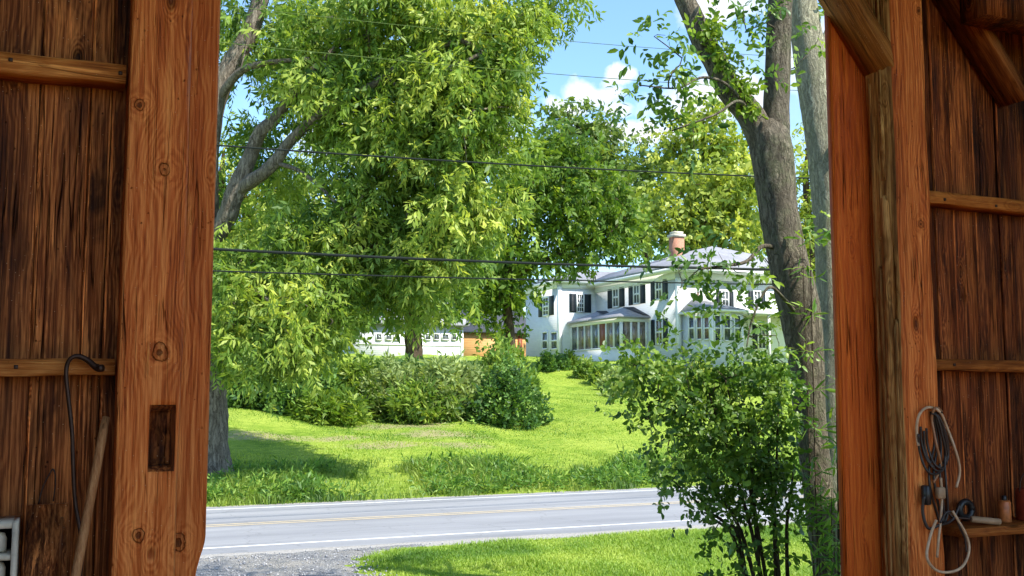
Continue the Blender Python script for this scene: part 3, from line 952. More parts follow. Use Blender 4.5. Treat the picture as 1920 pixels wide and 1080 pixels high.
def build_clutter():
    # hooked iron rod hung over the left rail
    pts = [onY(px, py, Y) for px, py, Y in ((192, 690, 5.05), (182, 690, 5.07), (165, 676, 5.09), (148, 668, 5.095), (134, 671, 5.095), (126, 684, 5.10), (124, 705, 5.10), (128, 745, 5.10),
                                         (135, 810, 5.10), (137, 870, 5.10), (141, 940, 5.10), (151, 1000, 5.08), (154, 1040, 5.06), (148, 1100, 5.05))]
    mb = MB()
    P = smooth_path(pts, 6)
    mb.tube(P, np.interp(np.linspace(0, 1, len(P)), (0, .15, .3, 1), (.017, .014, .010, .0085)), 8, .5)
    o = mb.build('hooked_rod', M['steel'], None, True)
    tag(o, 'dark iron rod with a hooked top hanging over the lower left rail', 'rod')
    # wooden tool handle leaning beside the post
    a, b = onY(199, 782, 5.10), onY(140, 1090, 4.93)
    d = (b - a)
    b = a + d * (a.z / -d.z) * .995
    mb = MB()
    N = 24
    P = [a.lerp(b, i / N) for i in range(N + 1)]
    mb.tube(P, [.020 if i else .016 for i in range(N + 1)], 12, .5)
    h = mb.build('tool_handle', M['handle'], None, True)
    tag(h, 'long round wooden tool handle leaning beside the orange left post', 'tool handle')
    # short plank leaning on the left wall
    a, b = onY(52, 948, 5.16), onY(128, 948, 5.16)
    mb = MB()
    V = [(a.x, 5.16, a.z), (b.x, 5.16, a.z + .003), (b.x, 5.19, a.z + .003), (a.x, 5.19, a.z), (a.x - .03, 4.95, .002), (b.x - .01, 4.95, .002), (b.x - .01, 4.98, .002), (a.x - .03, 4.98, .002)]
    mb.add(V, [(0, 3, 2, 1), (4, 5, 6, 7), (0, 1, 5, 4), (1, 2, 6, 5), (2, 3, 7, 6), (3, 0, 4, 7)], .9)
    b2 = a.lerp(b, .82)
    mb.box(b2.x, b2.x + .012, 5.075, 5.1, a.z - .35, a.z - .05, .5)
    o = mb.build('plank_offcut', M['board'], None)
    tag(o, 'short wide dark plank stood upright against the lower left wall', 'plank')
    # wire loop on the wall above the plank
    pts = [onY(px, py, 5.26) for px, py in ((72, 945), (80, 915), (92, 890), (100, 880), (104, 900), (100, 940))]
    mb = MB()
    mb.tube(smooth_path(pts, 5), .004, 6)
    tag(mb.build('wire_loop', M['steel'], None, True), 'thin rusty wire loop on the wall above the short dark plank', 'wire')
    # cream metal box with open compartments
    p0, p1 = onY(2, 982, 4.98), onY(34, 980, 4.98)
    x0, x1, zt = p0.x - .12, p1.x, p0.z
    E = thing('fuse_box', (x0 + .1, 5.05, 0), 'worn cream metal box with open compartments low on the left wall', 'metal box')
    mb = MB()
    f = .022
    zb = zt - .46
    mb.box(x0, x0 + f, 4.98, 5.27, zb, zt)
    mb.box(x1 - f, x1, 4.98, 5.27, zb, zt)
    for z in (zb, zt - .155, zt - .28, zt - f):
        mb.box(x0 + f + .0005, x1 - f - .0005, 4.985, 5.27, z, z + f)
    mb.build('casing', M['cream'], E)
    mb = MB()
    mb.box(x0 + f + .001, x1 - f - .001, 5.20, 5.22, zb + .02, zt - .02)
    mb.build('back_plate', M['black'], E)
    for z in (zt - .125, zt - .25, zt - .43):
        mb = MB()
        c = (x1 - .075, 5.06, z)
        mb.lathe(c, [(.030, 0), (.032, .01), (.032, .055), (.024, .075), (.012, .08)], 12)
        mb.build('fuse', M['cream'], E, True)
    # --- right: cable coil on a nail, shelf goods
    ez = 4.965
    E = thing('cable_coil', onY(1745, 775, 4.95), 'tangled loops of old grey and brown cable hanging from the right post', 'cable coil')
    def cable(name, pix, r, mat, yy=ez):
        mb = MB()
        pts = []
        for i, q in enumerate(pix):
            pts.append(onY(q[0], q[1], q[2] if len(q) > 2 else yy + .012 * math.sin(i * 1.7)))
        mb.tube(smooth_path(pts, 6), r, 8)
        return mb.build(name, mat, E, True)
    cable('cable', [(1722, 836), (1719, 815), (1720, 790), (1727, 772), (1739, 764), (1750, 765)], .0085, M['cable_grey'])
    cable('cable', [(1750, 905), (1763, 880), (1762, 860), (1756, 835), (1750, 805), (1747, 785), (1751, 768), (1758, 765), (1766, 772)], .0085, M['cable_brown'])
    cable('cable', [(1793, 914), (1799, 890), (1798, 868), (1790, 840), (1782, 818), (1773, 795), (1765, 776), (1755, 766)], .0085, M['cable_grey'], 4.95)
    for k, (dx, dy) in enumerate(((0, 0), (6, 8), (11, 3), (-4, 14))):
        cable('cable', [(1726 + dx, 800 + dy), (1728 + dx, 830 + dy), (1738 + dx, 862 + dy), (1752 + dx, 875 + dy), (1768 + dx * .4, 868 + dy), (1775 + dx * .3, 845 + dy), (1770 + dx * .3, 810 + dy), (1758 + dx * .2, 782), (1746, 772 + k)], .0075, M['cable_dark'], 4.975 - .006 * k)
    for k, dx in enumerate((0, 9, 20, 30)):
        cable('cable', [(1745 + dx * .3, 772), (1752 + dx * .6, 830), (1742 + dx, 880), (1745 + dx, 920), (1756 + dx * .7, 960), (1762 + dx * .3, 980)], .0075, M['cable_dark'], 4.985 - .007 * k)
    cable('cable', [(1764, 896), (1766, 930), (1764, 970), (1760, 1010), (1757, 1045)], .008, M['cable_grey'], 4.94)
    cable('cable', [(1756, 975), (1746, 1000), (1738, 1035), (1742, 1055), (1757, 1070), (1778, 1073), (1800, 1066), (1813, 1048), (1817, 1025), (1810, 1000), (1796, 975), (1786, 958)], .0085, M['cable_grey'], 4.88)
    cable('cable', [(1763, 980), (1775, 960), (1790, 965), (1800, 990), (1809, 1010), (1812, 1035)], .007, M['cable_dark'], 4.885)
    cable('cable', [(1733, 930), (1730, 960), (1740, 990), (1760, 985), (1785, 975), (1800, 945)], .0095, M['cable_dark'], 4.95)
    mb = MB()
    p = onY(1762, 924, 4.93)
    mb.box(p.x - .03, p.x + .03, 4.905, 4.945, p.z - .035, p.z + .035, .5, .008)
    mb.build('plug', M['tan'], E)
    mb = MB()
    p = onY(1752, 925, 4.94)
    mb.box(p.x - .07, p.x - .03, 4.93, 4.985, p.z - .07, p.z + .05, .5, .008)
    mb.build('plug', M['black'], E)
    mb = MB()
    p = onY(1750, 774, 5.0)
    mb.tube([(p.x, 5.03, p.z - .012), (p.x, 4.93, p.z + .004)], .006, 8)
    mb.build('nail', M['steel'], E)
    # shelf goods
    def on_shelf(px, py, r):
        p = onY(px, py, 5.08)
        return (p.x, 5.08, SHELF_Z + .001)
    c = on_shelf(1884, 960, 0)
    h = onY(1884, 929, 5.08).z - SHELF_Z
    E = thing('orange_tin', c, 'small faded orange tin with a dark cap on the right shelf', 'tin')
    mb = MB()
    mb.lathe(c, [(.038, 0), (.040, .004), (.040, h * .74), (.034, h * .80), (.02, h * .82)], 20)
    mb.build('can_body', M['tin_orange'], E, True)
    mb = MB()
    mb.lathe((c[0], c[1], c[2] + h * .8), [(.016, 0), (.017, .004), (.017, h * .17), (.012, h * .20)], 14)
    mb.build('cap', M['black'], E, True)
    c = on_shelf(1929, 950, 0)
    h = onY(1929, 914, 5.08).z - SHELF_Z
    E = thing('red_oil_can', c, 'dark red oil can with a wire bail at the shelf end', 'oil can')
    mb = MB()
    mb.lathe(c, [(.075, 0), (.078, .006), (.078, h * .9), (.070, h * .97), (.03, h)], 24)
    mb.build('can_body', M['tin_red'], E, True)
    mb = MB()
    mb.tube(smooth_path([(c[0] - .077, c[1], c[2] + h * .85), (c[0] - .06, c[1], c[2] + h * 1.25), (c[0], c[1], c[2] + h * 1.5), (c[0] + .06, c[1], c[2] + h * 1.25), (c[0] + .077, c[1], c[2] + h * .85)], 6), .004, 6)
    mb.build('bail', M['steel'], E, True)
    # brush with tan grip lying on the shelf
    a, b = onY(1795, 962, 5.02), onY(1866, 979, 5.0)
    a = Vector((a.x, 5.06, SHELF_Z + .055))
    b = Vector((b.x, 4.96, SHELF_Z + .022))
    E = thing('paint_roller', (a + b) / 2, 'worn roller with a tan sleeve lying on the right shelf', 'paint roller')
    mb = MB()
    m_ = a.lerp(b, .38)
    mb.tube([m_, m_.lerp(b, .02), m_.lerp(b, .98), b], [.014, .021, .021, .016], 14)
    mb.build('sleeve', M['tan'], E, True)
    mb = MB()
    mb.tube(smooth_path([a + Vector((-.03, .02, .05)), a, m_.lerp(a, .5), m_], 5), .008, 8)
    mb.build('handle', M['steel'], E, True)
    p = on_shelf(1838, 960, 0)
    E = thing('tape_reel', p, 'black round reel standing behind the tan roller on the shelf', 'reel')
    mb = MB()
    P = [(p[0] + .052 * math.cos(q), 5.20, SHELF_Z + .075 + .052 * math.sin(q)) for q in np.linspace(0, 2 * PI, 25)]
    mb.tube(P, .022, 8)
    mb.build('reel', M['black'], E, True)


build_clutter()
# ------------------------------------------------------------------ white house and outbuildings
def mat_siding(name, col, pitch=0.16, var=0.05):
    m = bpy.data.materials.new(name)
    nt = nodes_of(m)
    co = objco(nt)
    z = nd(nt, 'SeparateXYZ', None, Vector=co).outputs[2]
    saw = math_(nt, 'FRACT', math_(nt, 'DIVIDE', z, pitch))
    n = noise(nt, nd(nt, 'Mapping', None, Vector=co, Scale=(.6, .6, 3)).outputs[0], 2.0, 5, .65)
    c = ramp(nt, n, ((0.3, tuple(x * (1 - var * 2.2) for x in col)), (0.7, col)))
    h = math_(nt, 'SUBTRACT', 1.0, saw)
    finish(nt, c, 0.6, h, 1.0, 0.03, 0.3)
    return m


def mat_roof(name, col):
    m = bpy.data.materials.new(name)
    nt = nodes_of(m)
    co = objco(nt)
    br = noise(nt, nd(nt, 'Mapping', None, Vector=co, Scale=(3.5, 3.5, 9)).outputs[0], 1.0, 4, .7)
    big = noise(nt, co, .5, 4, .6)
    c = ramp(nt, math_(nt, 'ADD', math_(nt, 'MULTIPLY', br, .5), math_(nt, 'MULTIPLY', big, .5)), ((.35, tuple(x * .7 for x in col)), (.65, tuple(x * 1.25 for x in col))))
    finish(nt, c, .75, br, .5, .04, .3)
    return m


def mat_glass(name, a, b):
    m = bpy.data.materials.new(name)
    nt = nodes_of(m)
    n = noise(nt, objco(nt), 1.3, 3, .6)
    finish(nt, ramp(nt, n, ((.35, a), (.65, b))), .08, None, spec=.8)
    return m


def mat_brick(name, a, b, mortar):
    m = bpy.data.materials.new(name)
    nt = nodes_of(m)
    co = nd(nt, 'Mapping', None, Vector=nd(nt, 'TexCoord').outputs['Object'], Rotation=(PI / 2, 0, 0)).outputs[0]
    bt = nd(nt, 'TexBrick', None, Vector=co, Color1=a + (1,), Color2=b + (1,), Mortar=mortar + (1,), Scale=4.0)
    finish(nt, bt.outputs[0], .85, bt.outputs['Fac'], -.3, .02)
    return m


M['siding'] = mat_siding('white clapboard', (0.70, 0.71, 0.72))
M['trim'] = mat_plain('white trim paint', (0.76, 0.76, 0.75), .5, .06, 3, bump=.05)
M['shutter'] = mat_plain('dark shutter paint', (0.012, 0.020, 0.028), .5, .3, 5)
M['pane'] = mat_glass('window glass', (0.020, 0.026, 0.030), (0.16, 0.18, 0.19))
M['pane_lit'] = mat_glass('porch glass', (0.035, 0.026, 0.020), (0.34, 0.26, 0.20))
M['pane_warm'] = mat_glass('curtained glass', (0.05, 0.028, 0.020), (0.30, 0.18, 0.13))
M['roof_grey'] = mat_roof('grey standing roof', (0.27, 0.27, 0.295))
M['roof_dark'] = mat_roof('dark slate', (0.055, 0.060, 0.075))
M['door'] = mat_plain('stained door', (0.22, 0.055, 0.020), .5, .2, 4)
M['brick'] = mat_brick('chimney brick', (0.40, 0.17, 0.10), (0.32, 0.12, 0.07), (0.42, 0.30, 0.22))
M['cap'] = mat_plain('cement cap', (0.5, 0.46, 0.36), .8, .2, 6)
M['ochre'] = mat_siding('ochre boards', (0.62, 0.33, 0.12), .22, .1)
M['mulch'] = mat_plain('red mulch', (0.16, 0.045, 0.025), .9, .5, 20, bump=.6)


def wall_box(name, x0, x1, y0, y1, z0, z1, mat, parent):
    mb = MB()
    mb.box(x0, x1, y0, y1, z0, z1)
    return mb.build(name, mat, parent)


def win(parent, face, plane, a0, a1, z0, z1, shut=True, mat='pane', rows=2, cols=2, sw=None):
    """a sash window on a wall whose outward normal is -X ('X') or -Y ('Y'); a0<a1 along the wall"""
    def bx(mb, u0, u1, d0, d1, za, zb):
        if face == 'X':
            mb.box(plane - d1, plane - d0, u0, u1, za, zb)
        else:
            mb.box(u0, u1, plane - d1, plane - d0, za, zb)
    f = min(.13, (a1 - a0) * .13)
    fr = MB()
    bx(fr, a0, a0 + f, .003, .09, z0, z1)
    bx(fr, a1 - f, a1, .003, .09, z0, z1)
    bx(fr, a0 + f, a1 - f, .003, .09, z1 - f * 1.2, z1)
    bx(fr, a0 + f, a1 - f, .003, .13, z0, z0 + f)
    w = f * .35
    for k in range(1, rows):
        zc = z0 + f + (z1 - z0 - 2.2 * f) * k / rows
        ww = w * (1.6 if k * 2 == rows else .8)
        bx(fr, a0 + f, a1 - f, .012, .07, zc - ww, zc + ww)
    for k in range(1, cols):
        uc = a0 + f + (a1 - a0 - 2 * f) * k / cols
        bx(fr, uc - w * .7, uc + w * .7, .014, .066, z0 + f, z1 - f * 1.2)
    fo = fr.build('window', M['trim'], parent)
    p = MB()
    bx(p, a0 + f * .9, a1 - f * .9, .006, .03, z0 + f * .9, z1 - f * 1.1)
    p.build('pane', M[mat], fo)
    if shut:
        s = sw or (a1 - a0) * .42
        for (u0, u1) in ((a0 - s - .04, a0 - .04), (a1 + .04, a1 + s + .04)):
            sb = MB()
            bx(sb, u0, u1, .004, .05, z0 + .02, z1 - .02)
            n = 16
            for k in range(n):
                zz = z0 + .1 + (z1 - z0 - .2) * k / n
                bx(sb, u0 + .06, u1 - .06, .051, .062, zz, zz + (z1 - z0) / n * .5)
            sb.build('shutter', M['shutter'], fo)
    return fo


def hip(name, x0, x1, y0, y1, ze, zr, mat, parent, inset=None, thick=.18):
    """hipped roof with a ridge along the longer side"""
    lx, ly = x1 - x0, y1 - y0
    i = inset or min(lx, ly) / 2
    if lx >= ly:
        r0, r1 = (x0 + i, (y0 + y1) / 2), (x1 - i, (y0 + y1) / 2)
    else:
        r0, r1 = ((x0 + x1) / 2, y0 + i), ((x0 + x1) / 2, y1 - i)
    b = [(x0, y0), (x1, y0), (x1, y1), (x0, y1)]
    V = [(x, y, ze - thick) for x, y in b] + [(x, y, ze) for x, y in b] + [(r0[0], r0[1], zr), (r1[0], r1[1], zr)]
    F = [(3, 2, 1, 0)] + [(k, (k + 1) % 4, 4 + (k + 1) % 4, 4 + k) for k in range(4)]
    if lx >= ly:
        F += [(4, 5, 9, 8), (5, 6, 9), (6, 7, 8, 9), (7, 4, 8)]
    else:
        F += [(4, 5, 8), (5, 6, 9, 8), (6, 7, 9), (7, 4, 8, 9)]
    mb = MB()
    mb.add(V, F)
    return mb.build(name, mat, parent)


def build_house():
    XC, YD = 41.9, 66.3
    YB = 79.5
    XB = onY(1048, 600, YB).x
    YE = onX(986, 600, XB).y
    ze = onX(1270, 509, XC).z
    zeB = onY(1050, 530, YB).z
    zb = 3.0
    H = thing('white_house', (XC + 6, YD + 8, 3.6), 'large white clapboard house with black shutters at the top of the lawn', 'house')
    # main block and left wing
    wall_box('wall', XC, 57, YD, 84, zb, ze, M['siding'], H)
    wall_box('wall', XB, 50, YB, YE, zb, zeB, M['siding'], H)
    # corner boards and friezes
    mb = MB()
    mb.box(XC - .05, XC + .28, YD - .05, YD + .28, zb, ze - .5)
    mb.box(XB - .05, XB + .25, YB - .05, YB + .25, zb, zeB - .35)
    mb.box(XC - .06, XC + .0, YD + .3, 83.9, ze - .55, ze - .02)
    mb.box(XC + .3, 56.9, YD - .06, YD, ze - .55, ze - .02)
    mb.box(XB + .3, XC - .07, YB - .06, YB, zeB - .45, zeB - .02)
    mb.box(XB - .06, XB, YB + .3, YE - .1, zeB - .45, zeB - .02)
    mb.build('corner_trim', M['trim'], H)
    # broad white eaves under low hipped roofs
    mb = MB()
    mb.box(XC - .85, 57.8, YD - .85, 84.8, ze, ze + .22)
    mb.box(XB - .5, 50.4, YB - .5, YE + .4, zeB, zeB + .18)
    mb.build('eaves', M['trim'], H)
    zr = onX(1232, 487, XC + 7).z
    rf = hip('roof', XC - .8, 57.75, YD - .8, 84.75, ze + .42, zr + .25, M['roof_grey'], H, inset=7.2)
    hip('roof', XB - .45, 50.3, YB - .45, YE + .3, zeB + .36, zeB + 1.6, M['roof_grey'], H)
    # chimney
    c0, c1 = onY(1260, 450, 75.0), onY(1278, 438, 75.0)
    mb = MB()
    mb.box(c0.x, c1.x, 74.6, 75.5, ze + .5, c1.z - .35)
    ch = mb.build('chimney', M['brick'], rf)
    mb = MB()
    mb.box(c0.x - .1, c1.x + .1, 74.5, 75.6, c1.z - .35, c1.z - .12)
    mb.box(c0.x + .05, c1.x - .05, 74.65, 75.45, c1.z - .119, c1.z + .12)
    mb.build('chimney_cap', M['cap'], ch)

    def wx(pa, pb, pt, pbm, plane, **k):
        ya, yb = onX(pa, 560, plane).y, onX(pb, 560, plane).y
        pm = (pa + pb) / 2
        return win(H, 'X', plane, min(ya, yb), max(ya, yb), onX(pm, pbm, plane).z, onX(pm, pt, plane).z, **k)

    def wy(pa, pb, pt, pbm, plane, **k):
        xa, xb = onY(pa, 560, plane).x, onY(pb, 560, plane).x
        pm = (pa + pb) / 2
        return win(H, 'Y', plane, xa, xb, onY(pm, pbm, plane).z, onY(pm, pt, plane).z, **k)
    # side facing left: upper row, then one lower window right of the porch
    wx(1149.5, 1161.5, 537, 577, XC, sw=.85)
    wx(1188.5, 1201, 531, 571, XC, sw=.75)
    wx(1230, 1243, 522, 563, XC, sw=.7)
    wx(1229, 1243, 598, 647, XC, sw=.62, mat='pane_warm')
    # wing: front window and the two on its left side
    wy(1080.5, 1095, 551, 586, YB, sw=.62, rows=4, cols=3)
    wx(1018.5, 1030, 556, 593, XB, sw=.9, rows=4, cols=2)
    wx(1017, 1028, 621, 656, XB, shut=False, mat='pane', rows=2, cols=1)
    wx(1033.5, 1046.5, 621, 656, XB, shut=False, mat='pane', rows=2, cols=1)
    # front facing right: bay-side upper windows
    wy(1304, 1317, 545, 578, YD, shut=False, mat='pane_warm')
    wy(1352, 1366, 545, 578, YD, shut=True, sw=.4)
    wy(1412, 1426, 545, 578, YD, shut=True, sw=.4)
    wy(1418, 1434, 606, 655, YD, shut=True, sw=.4)
    # ---- glazed porch in the inner corner
    w = 2.44
    px0, py0 = XC - w, 70.6
    zsill = onX(1160, 650, px0).z
    zeav = onX(1163, 596, px0).z
    wall_box('porch_base', px0, XC - .005, py0, YB - .07, zb, zsill - .12, M['trim'], H)
    mb = MB()
    mb.box(px0 - .06, XC - .005, py0 - .06, YB - .07, zsill - .119, zsill)
    mb.box(px0 - .04, XC - .005, py0 - .04, YB - .07, zeav - .28, zeav)
    mb.build('porch_beam', M['trim'], H)
    ys = np.linspace(py0, YB - .15, 8)
    for k, y in enumerate(ys):
        mb = MB()
        ww = .13 if k in (0, 7) else .085
        mb.box(px0 - .02, px0 + .16, y - (0 if k == 0 else ww), y + (2 * ww if k == 0 else ww), zsill + .001, zeav - .281)
        mb.build('porch_post', M['trim'], H)
    xs = np.linspace(px0 + .2, XC - .2, 4)
    for x in xs[1:]:
        mb = MB()
        mb.box(x - .085, x + .085, py0 - .02, py0 + .14, zsill + .001, zeav - .281)
        mb.build('porch_post', M['trim'], H)
    for k in range(7):
        ya, yb = ys[k] + (.27 if k == 0 else .09), ys[k + 1] - .09
        if k == 2:
            d = MB()
            d.box(px0 + .05, px0 + .09, ya, yb, zsill - .0, zeav - .3)
            d.build('porch_door', M['door'], H)
            continue
        d = MB()
        d.box(px0 + .06, px0 + .08, ya, yb, zsill + .002, zeav - .282)
        d.build('porch_pane', M['pane' if k % 3 == 0 else 'pane_lit'], H)
    for a, b in zip(xs[:-1], xs[1:]):
        d = MB()
        d.box(a + .087, b - .087, py0 + .04, py0 + .06, zsill + .002, zeav - .282)
        d.build('porch_pane', M['pane_lit'], H)
    # its two shallow hips, dark along the top against the wall
    zp = onX(1176, 577, XC - .6).z
    ym = (py0 + YB) / 2 + .4
    def half(y0, y1):
        e = .35
        x0, x1 = px0 - e, XC - .005
        yc = (y0 + y1) / 2
        V = [(x0, y0, zeav + .001), (x1, y0, zeav + .001), (x1, y1, zeav + .001), (x0, y1, zeav + .001),
             (x0, y0, zeav + .14), (x1, y0, zeav + .14), (x1, y1, zeav + .14), (x0, y1, zeav + .14),
             (x1 - .9, yc, zp), (x1, yc, zp + .02)]
        F = [(3, 2, 1, 0), (0, 1, 5, 4), (1, 2, 6, 5), (2, 3, 7, 6), (3, 0, 4, 7), (7, 4, 8), (4, 5, 9, 8), (6, 7, 8, 9), (5, 6, 9)]
        mb = MB()
        mb.add(V, F)
        return mb
    r1 = half(py0 - .35, ym - .002).build('porch_roof', M['roof_grey'], H)
    r2 = half(ym + .002, YB - .07).build('porch_roof', M['roof_grey'], H)
    for rr, y0, y1 in ((r1, py0 - .35, ym), (r2, ym, YB - .1)):
        yc = (y0 + y1) / 2
        mb = MB()
        mb.add([(XC - .95, yc, zp + .04), (XC - .02, yc, zp + .09), (XC - .02, y0 + .1, zeav + .22), (XC - .45, y0 + .2, zeav + .30),
                (XC - .02, y1 - .1, zeav + .22), (XC - .45, y1 - .2, zeav + .30)], [(0, 3, 2, 1), (0, 1, 4, 5)])
        mb.build('roof_shade_strip', M['roof_dark'], rr)  # dark strip added to stand for the shaded back slopes
    # ---- sunroom on the front
    wq = 3.88
    sx0, sy0 = XC + .3, YD - wq
    sx1 = onY(1394, 620, sy0).x
    zs_ = onY(1336, 584, sy0).z
    zlo = onY(1336, 640, sy0).z
    wall_box('sunroom_wall', sx0, sx1, sy0, YD - .005, zb, zs_, M['siding'], H)
    mb = MB()
    mb.box(sx0 - .3, sx1 + .3, sy0 - .3, YD - .007, zs_ + .001, zs_ + .16)
    mb.box(sx0 - .04, sx0 + .2, sy0 - .04, sy0 + .2, zb, zs_)
    mb.build('sunroom_trim', M['trim'], H)
    V = [(sx0 - .28, sy0 - .28, zs_ + .161), (sx1 + .28, sy0 - .28, zs_ + .161), (sx1 + .28, YD - .008, zs_ + .161), (sx0 - .28, YD - .008, zs_ + .161),
         (sx0 + .9, YD - .008, zs_ + 1.15), (sx1 - .6, YD - .008, zs_ + 1.15)]
    mb = MB()
    mb.add(V, [(3, 2, 1, 0), (0, 1, 5, 4), (1, 2, 5), (0, 4, 3), (2, 3, 4, 5)])
    mb.build('sunroom_roof', M['roof_grey'], H)
    for a, b, mt in ((1291, 1303, 'pane'), (1306, 1317, 'pane_warm'), (1320, 1331, 'pane_warm')):
        wx(a, b, 592, 638, sx0, shut=False, mat=mt, rows=2, cols=1)
    for a, b in ((1337, 1350), (1354, 1369), (1374, 1388)):
        wy(a, b, 590, 640, sy0, shut=False, mat='pane', rows=2, cols=1)
    # low open side porch beyond it
    xp1 = 56.5
    mb = MB()
    mb.box(sx1 + .31, xp1, YD - 2.6, YD - .008, zs_ + .02, zs_ + .2)
    for x in np.linspace(sx1 + .7, xp1 - .3, 5):
        mb.box(x - .08, x + .08, YD - 2.5, YD - 2.34, zb, zs_ + .019)
    mb.build('side_porch', M['trim'], H)


build_house()


def build_outbuildings():
    Y = 84.0
    x0, x1 = onY(668, 640, Y).x, onY(868, 640, Y).x
    zt = onY(770, 606, Y).z
    G = thing('white_outbuilding', ((x0 + x1) / 2, Y, 4.3), 'low white outbuilding with a row of small windows behind the hedge', 'outbuilding')
    wall_box('wall', x0, x1, Y, Y + 7, 3.0, zt, M['siding'], G)
    mb = MB()
    mb.prism([(Y - .5, zt), (Y + 3.5, zt + 2.2), (Y + 7.5, zt), (Y + 7.5, zt - .15), (Y - .5, zt - .15)], 'X', x0 - .4, x1 + .4)
    mb.build('roof', M['roof_grey'], G)
    for a, b in ((704, 716), (722, 735), (738, 750), (796, 808), (812, 824), (827, 842), (846, 856)):
        win(G, 'Y', Y, onY(a, 632, Y).x, onY(b, 632, Y).x, onY(a, 638, Y).z, onY(a, 625, Y).z, shut=False, rows=1, cols=1)
    mb = MB()
    mb.box(x0, x1, Y - .05, Y - .002, onY(770, 648, Y).z, onY(770, 645, Y).z)
    mb.box(x1 - .2, x1 + .02, Y - .06, Y - .003, 3.0, zt - .16)
    mb.build('trim', M['trim'], G)
    d = MB()
    a, b = onY(792, 660, Y).x, onY(838, 660, Y).x
    d.box(a, b, Y - .045, Y - .001, 3.4, onY(800, 652, Y).z)
    d.build('garage_door', M['trim'], G)
    Y = 96.0
    x0, x1 = onY(862, 640, Y).x, onY(992, 640, Y).x
    zt = onY(900, 622, Y).z
    G = thing('ochre_shed', ((x0 + x1) / 2, Y, 4.6), 'ochre orange shed half hidden by leaves left of the white house', 'shed')
    wall_box('wall', x0, x1, Y, Y + 6, 3.5, zt, M['ochre'], G)
    mb = MB()
    mb.prism([(Y - .4, zt), (Y + 3, zt + 2.4), (Y + 6.4, zt), (Y + 6.4, zt - .12), (Y - .4, zt - .12)], 'X', x0 - .4, x1 + .4)
    mb.build('roof', M['roof_dark'], G)
    d = MB()
    a, b = onY(971, 640, Y).x, onY(979, 640, Y).x
    d.box(a, b, Y - .05, Y - .002, 3.6, onY(975, 630, Y).z)
    d.build('door', M['door'], G)
    # red mulch bed by the house
    p = ground_hit(1072, 684)
    mb = MB()
    P = []
    for k in range(18):
        q = 2 * PI * k / 18
        x, y = p.x + 1.5 * math.cos(q) * random.uniform(.85, 1.1), p.y + 1.1 * math.sin(q) * random.uniform(.85, 1.1)
        P.append((x, y, float(gz(x, y)) + .03))
    P.append((p.x, p.y, float(gz(p.x, p.y)) + .22))
    mb.add(P, [(k, (k + 1) % 18, 18) for k in range(18)])
    tag(mb.build('mulch_bed', M['mulch'], None), kind='structure')


build_outbuildings()


# ------------------------------------------------------------------ overhead wires
def build_wires():
    mw = mat_plain('wire sheath', (0.006, 0.010, 0.008), .95, .2, 10)
    mg = mat_plain('bare wire', (0.09, 0.13, 0.04), .9, .2, 10, .03)
    lab = ('thickest dark overhead cable, just above the lowest wire', 'lowest thin dark overhead wire crossing the doorway view',
           'dark overhead wire crossing at mid height of the trees', 'faint thin wire second from the top, among the big left tree leaves', 'faint topmost wire in the upper left leaves')
    for k, (y0, ym, y1, r, m, d0) in enumerate(((467, 490, 505, .030, mw, 0), (508, 522, 533, .017, mw, .4), (272, 305, 331, .018, mw, -.3), (78, 127, 166, .008, mg, 0), (8, 62, 104, .007, mg, .3))):
        Y = 20.5 + d0
        p0, pm, p1 = onY(400, y0, Y), onY(900, ym, Y), onY(1430, y1, Y)
        xs = np.linspace(-12, 45, 90)
        # parabola through the three points
        A = np.polyfit([p0.x, pm.x, p1.x], [p0.z, pm.z, p1.z], 2)
        mb = MB()
        mb.tube([(x, Y, float(np.polyval(A, x))) for x in xs], r, 6)
        o = mb.build('overhead_wire', m, None, True)
        tag(o, lab[k], 'wire', 'overhead wires along the road')


build_wires()
# ------------------------------------------------------------------ trees, shrubs, grass
def unit(a):
    return a / (np.linalg.norm(a, axis=-1, keepdims=True) + 1e-9)


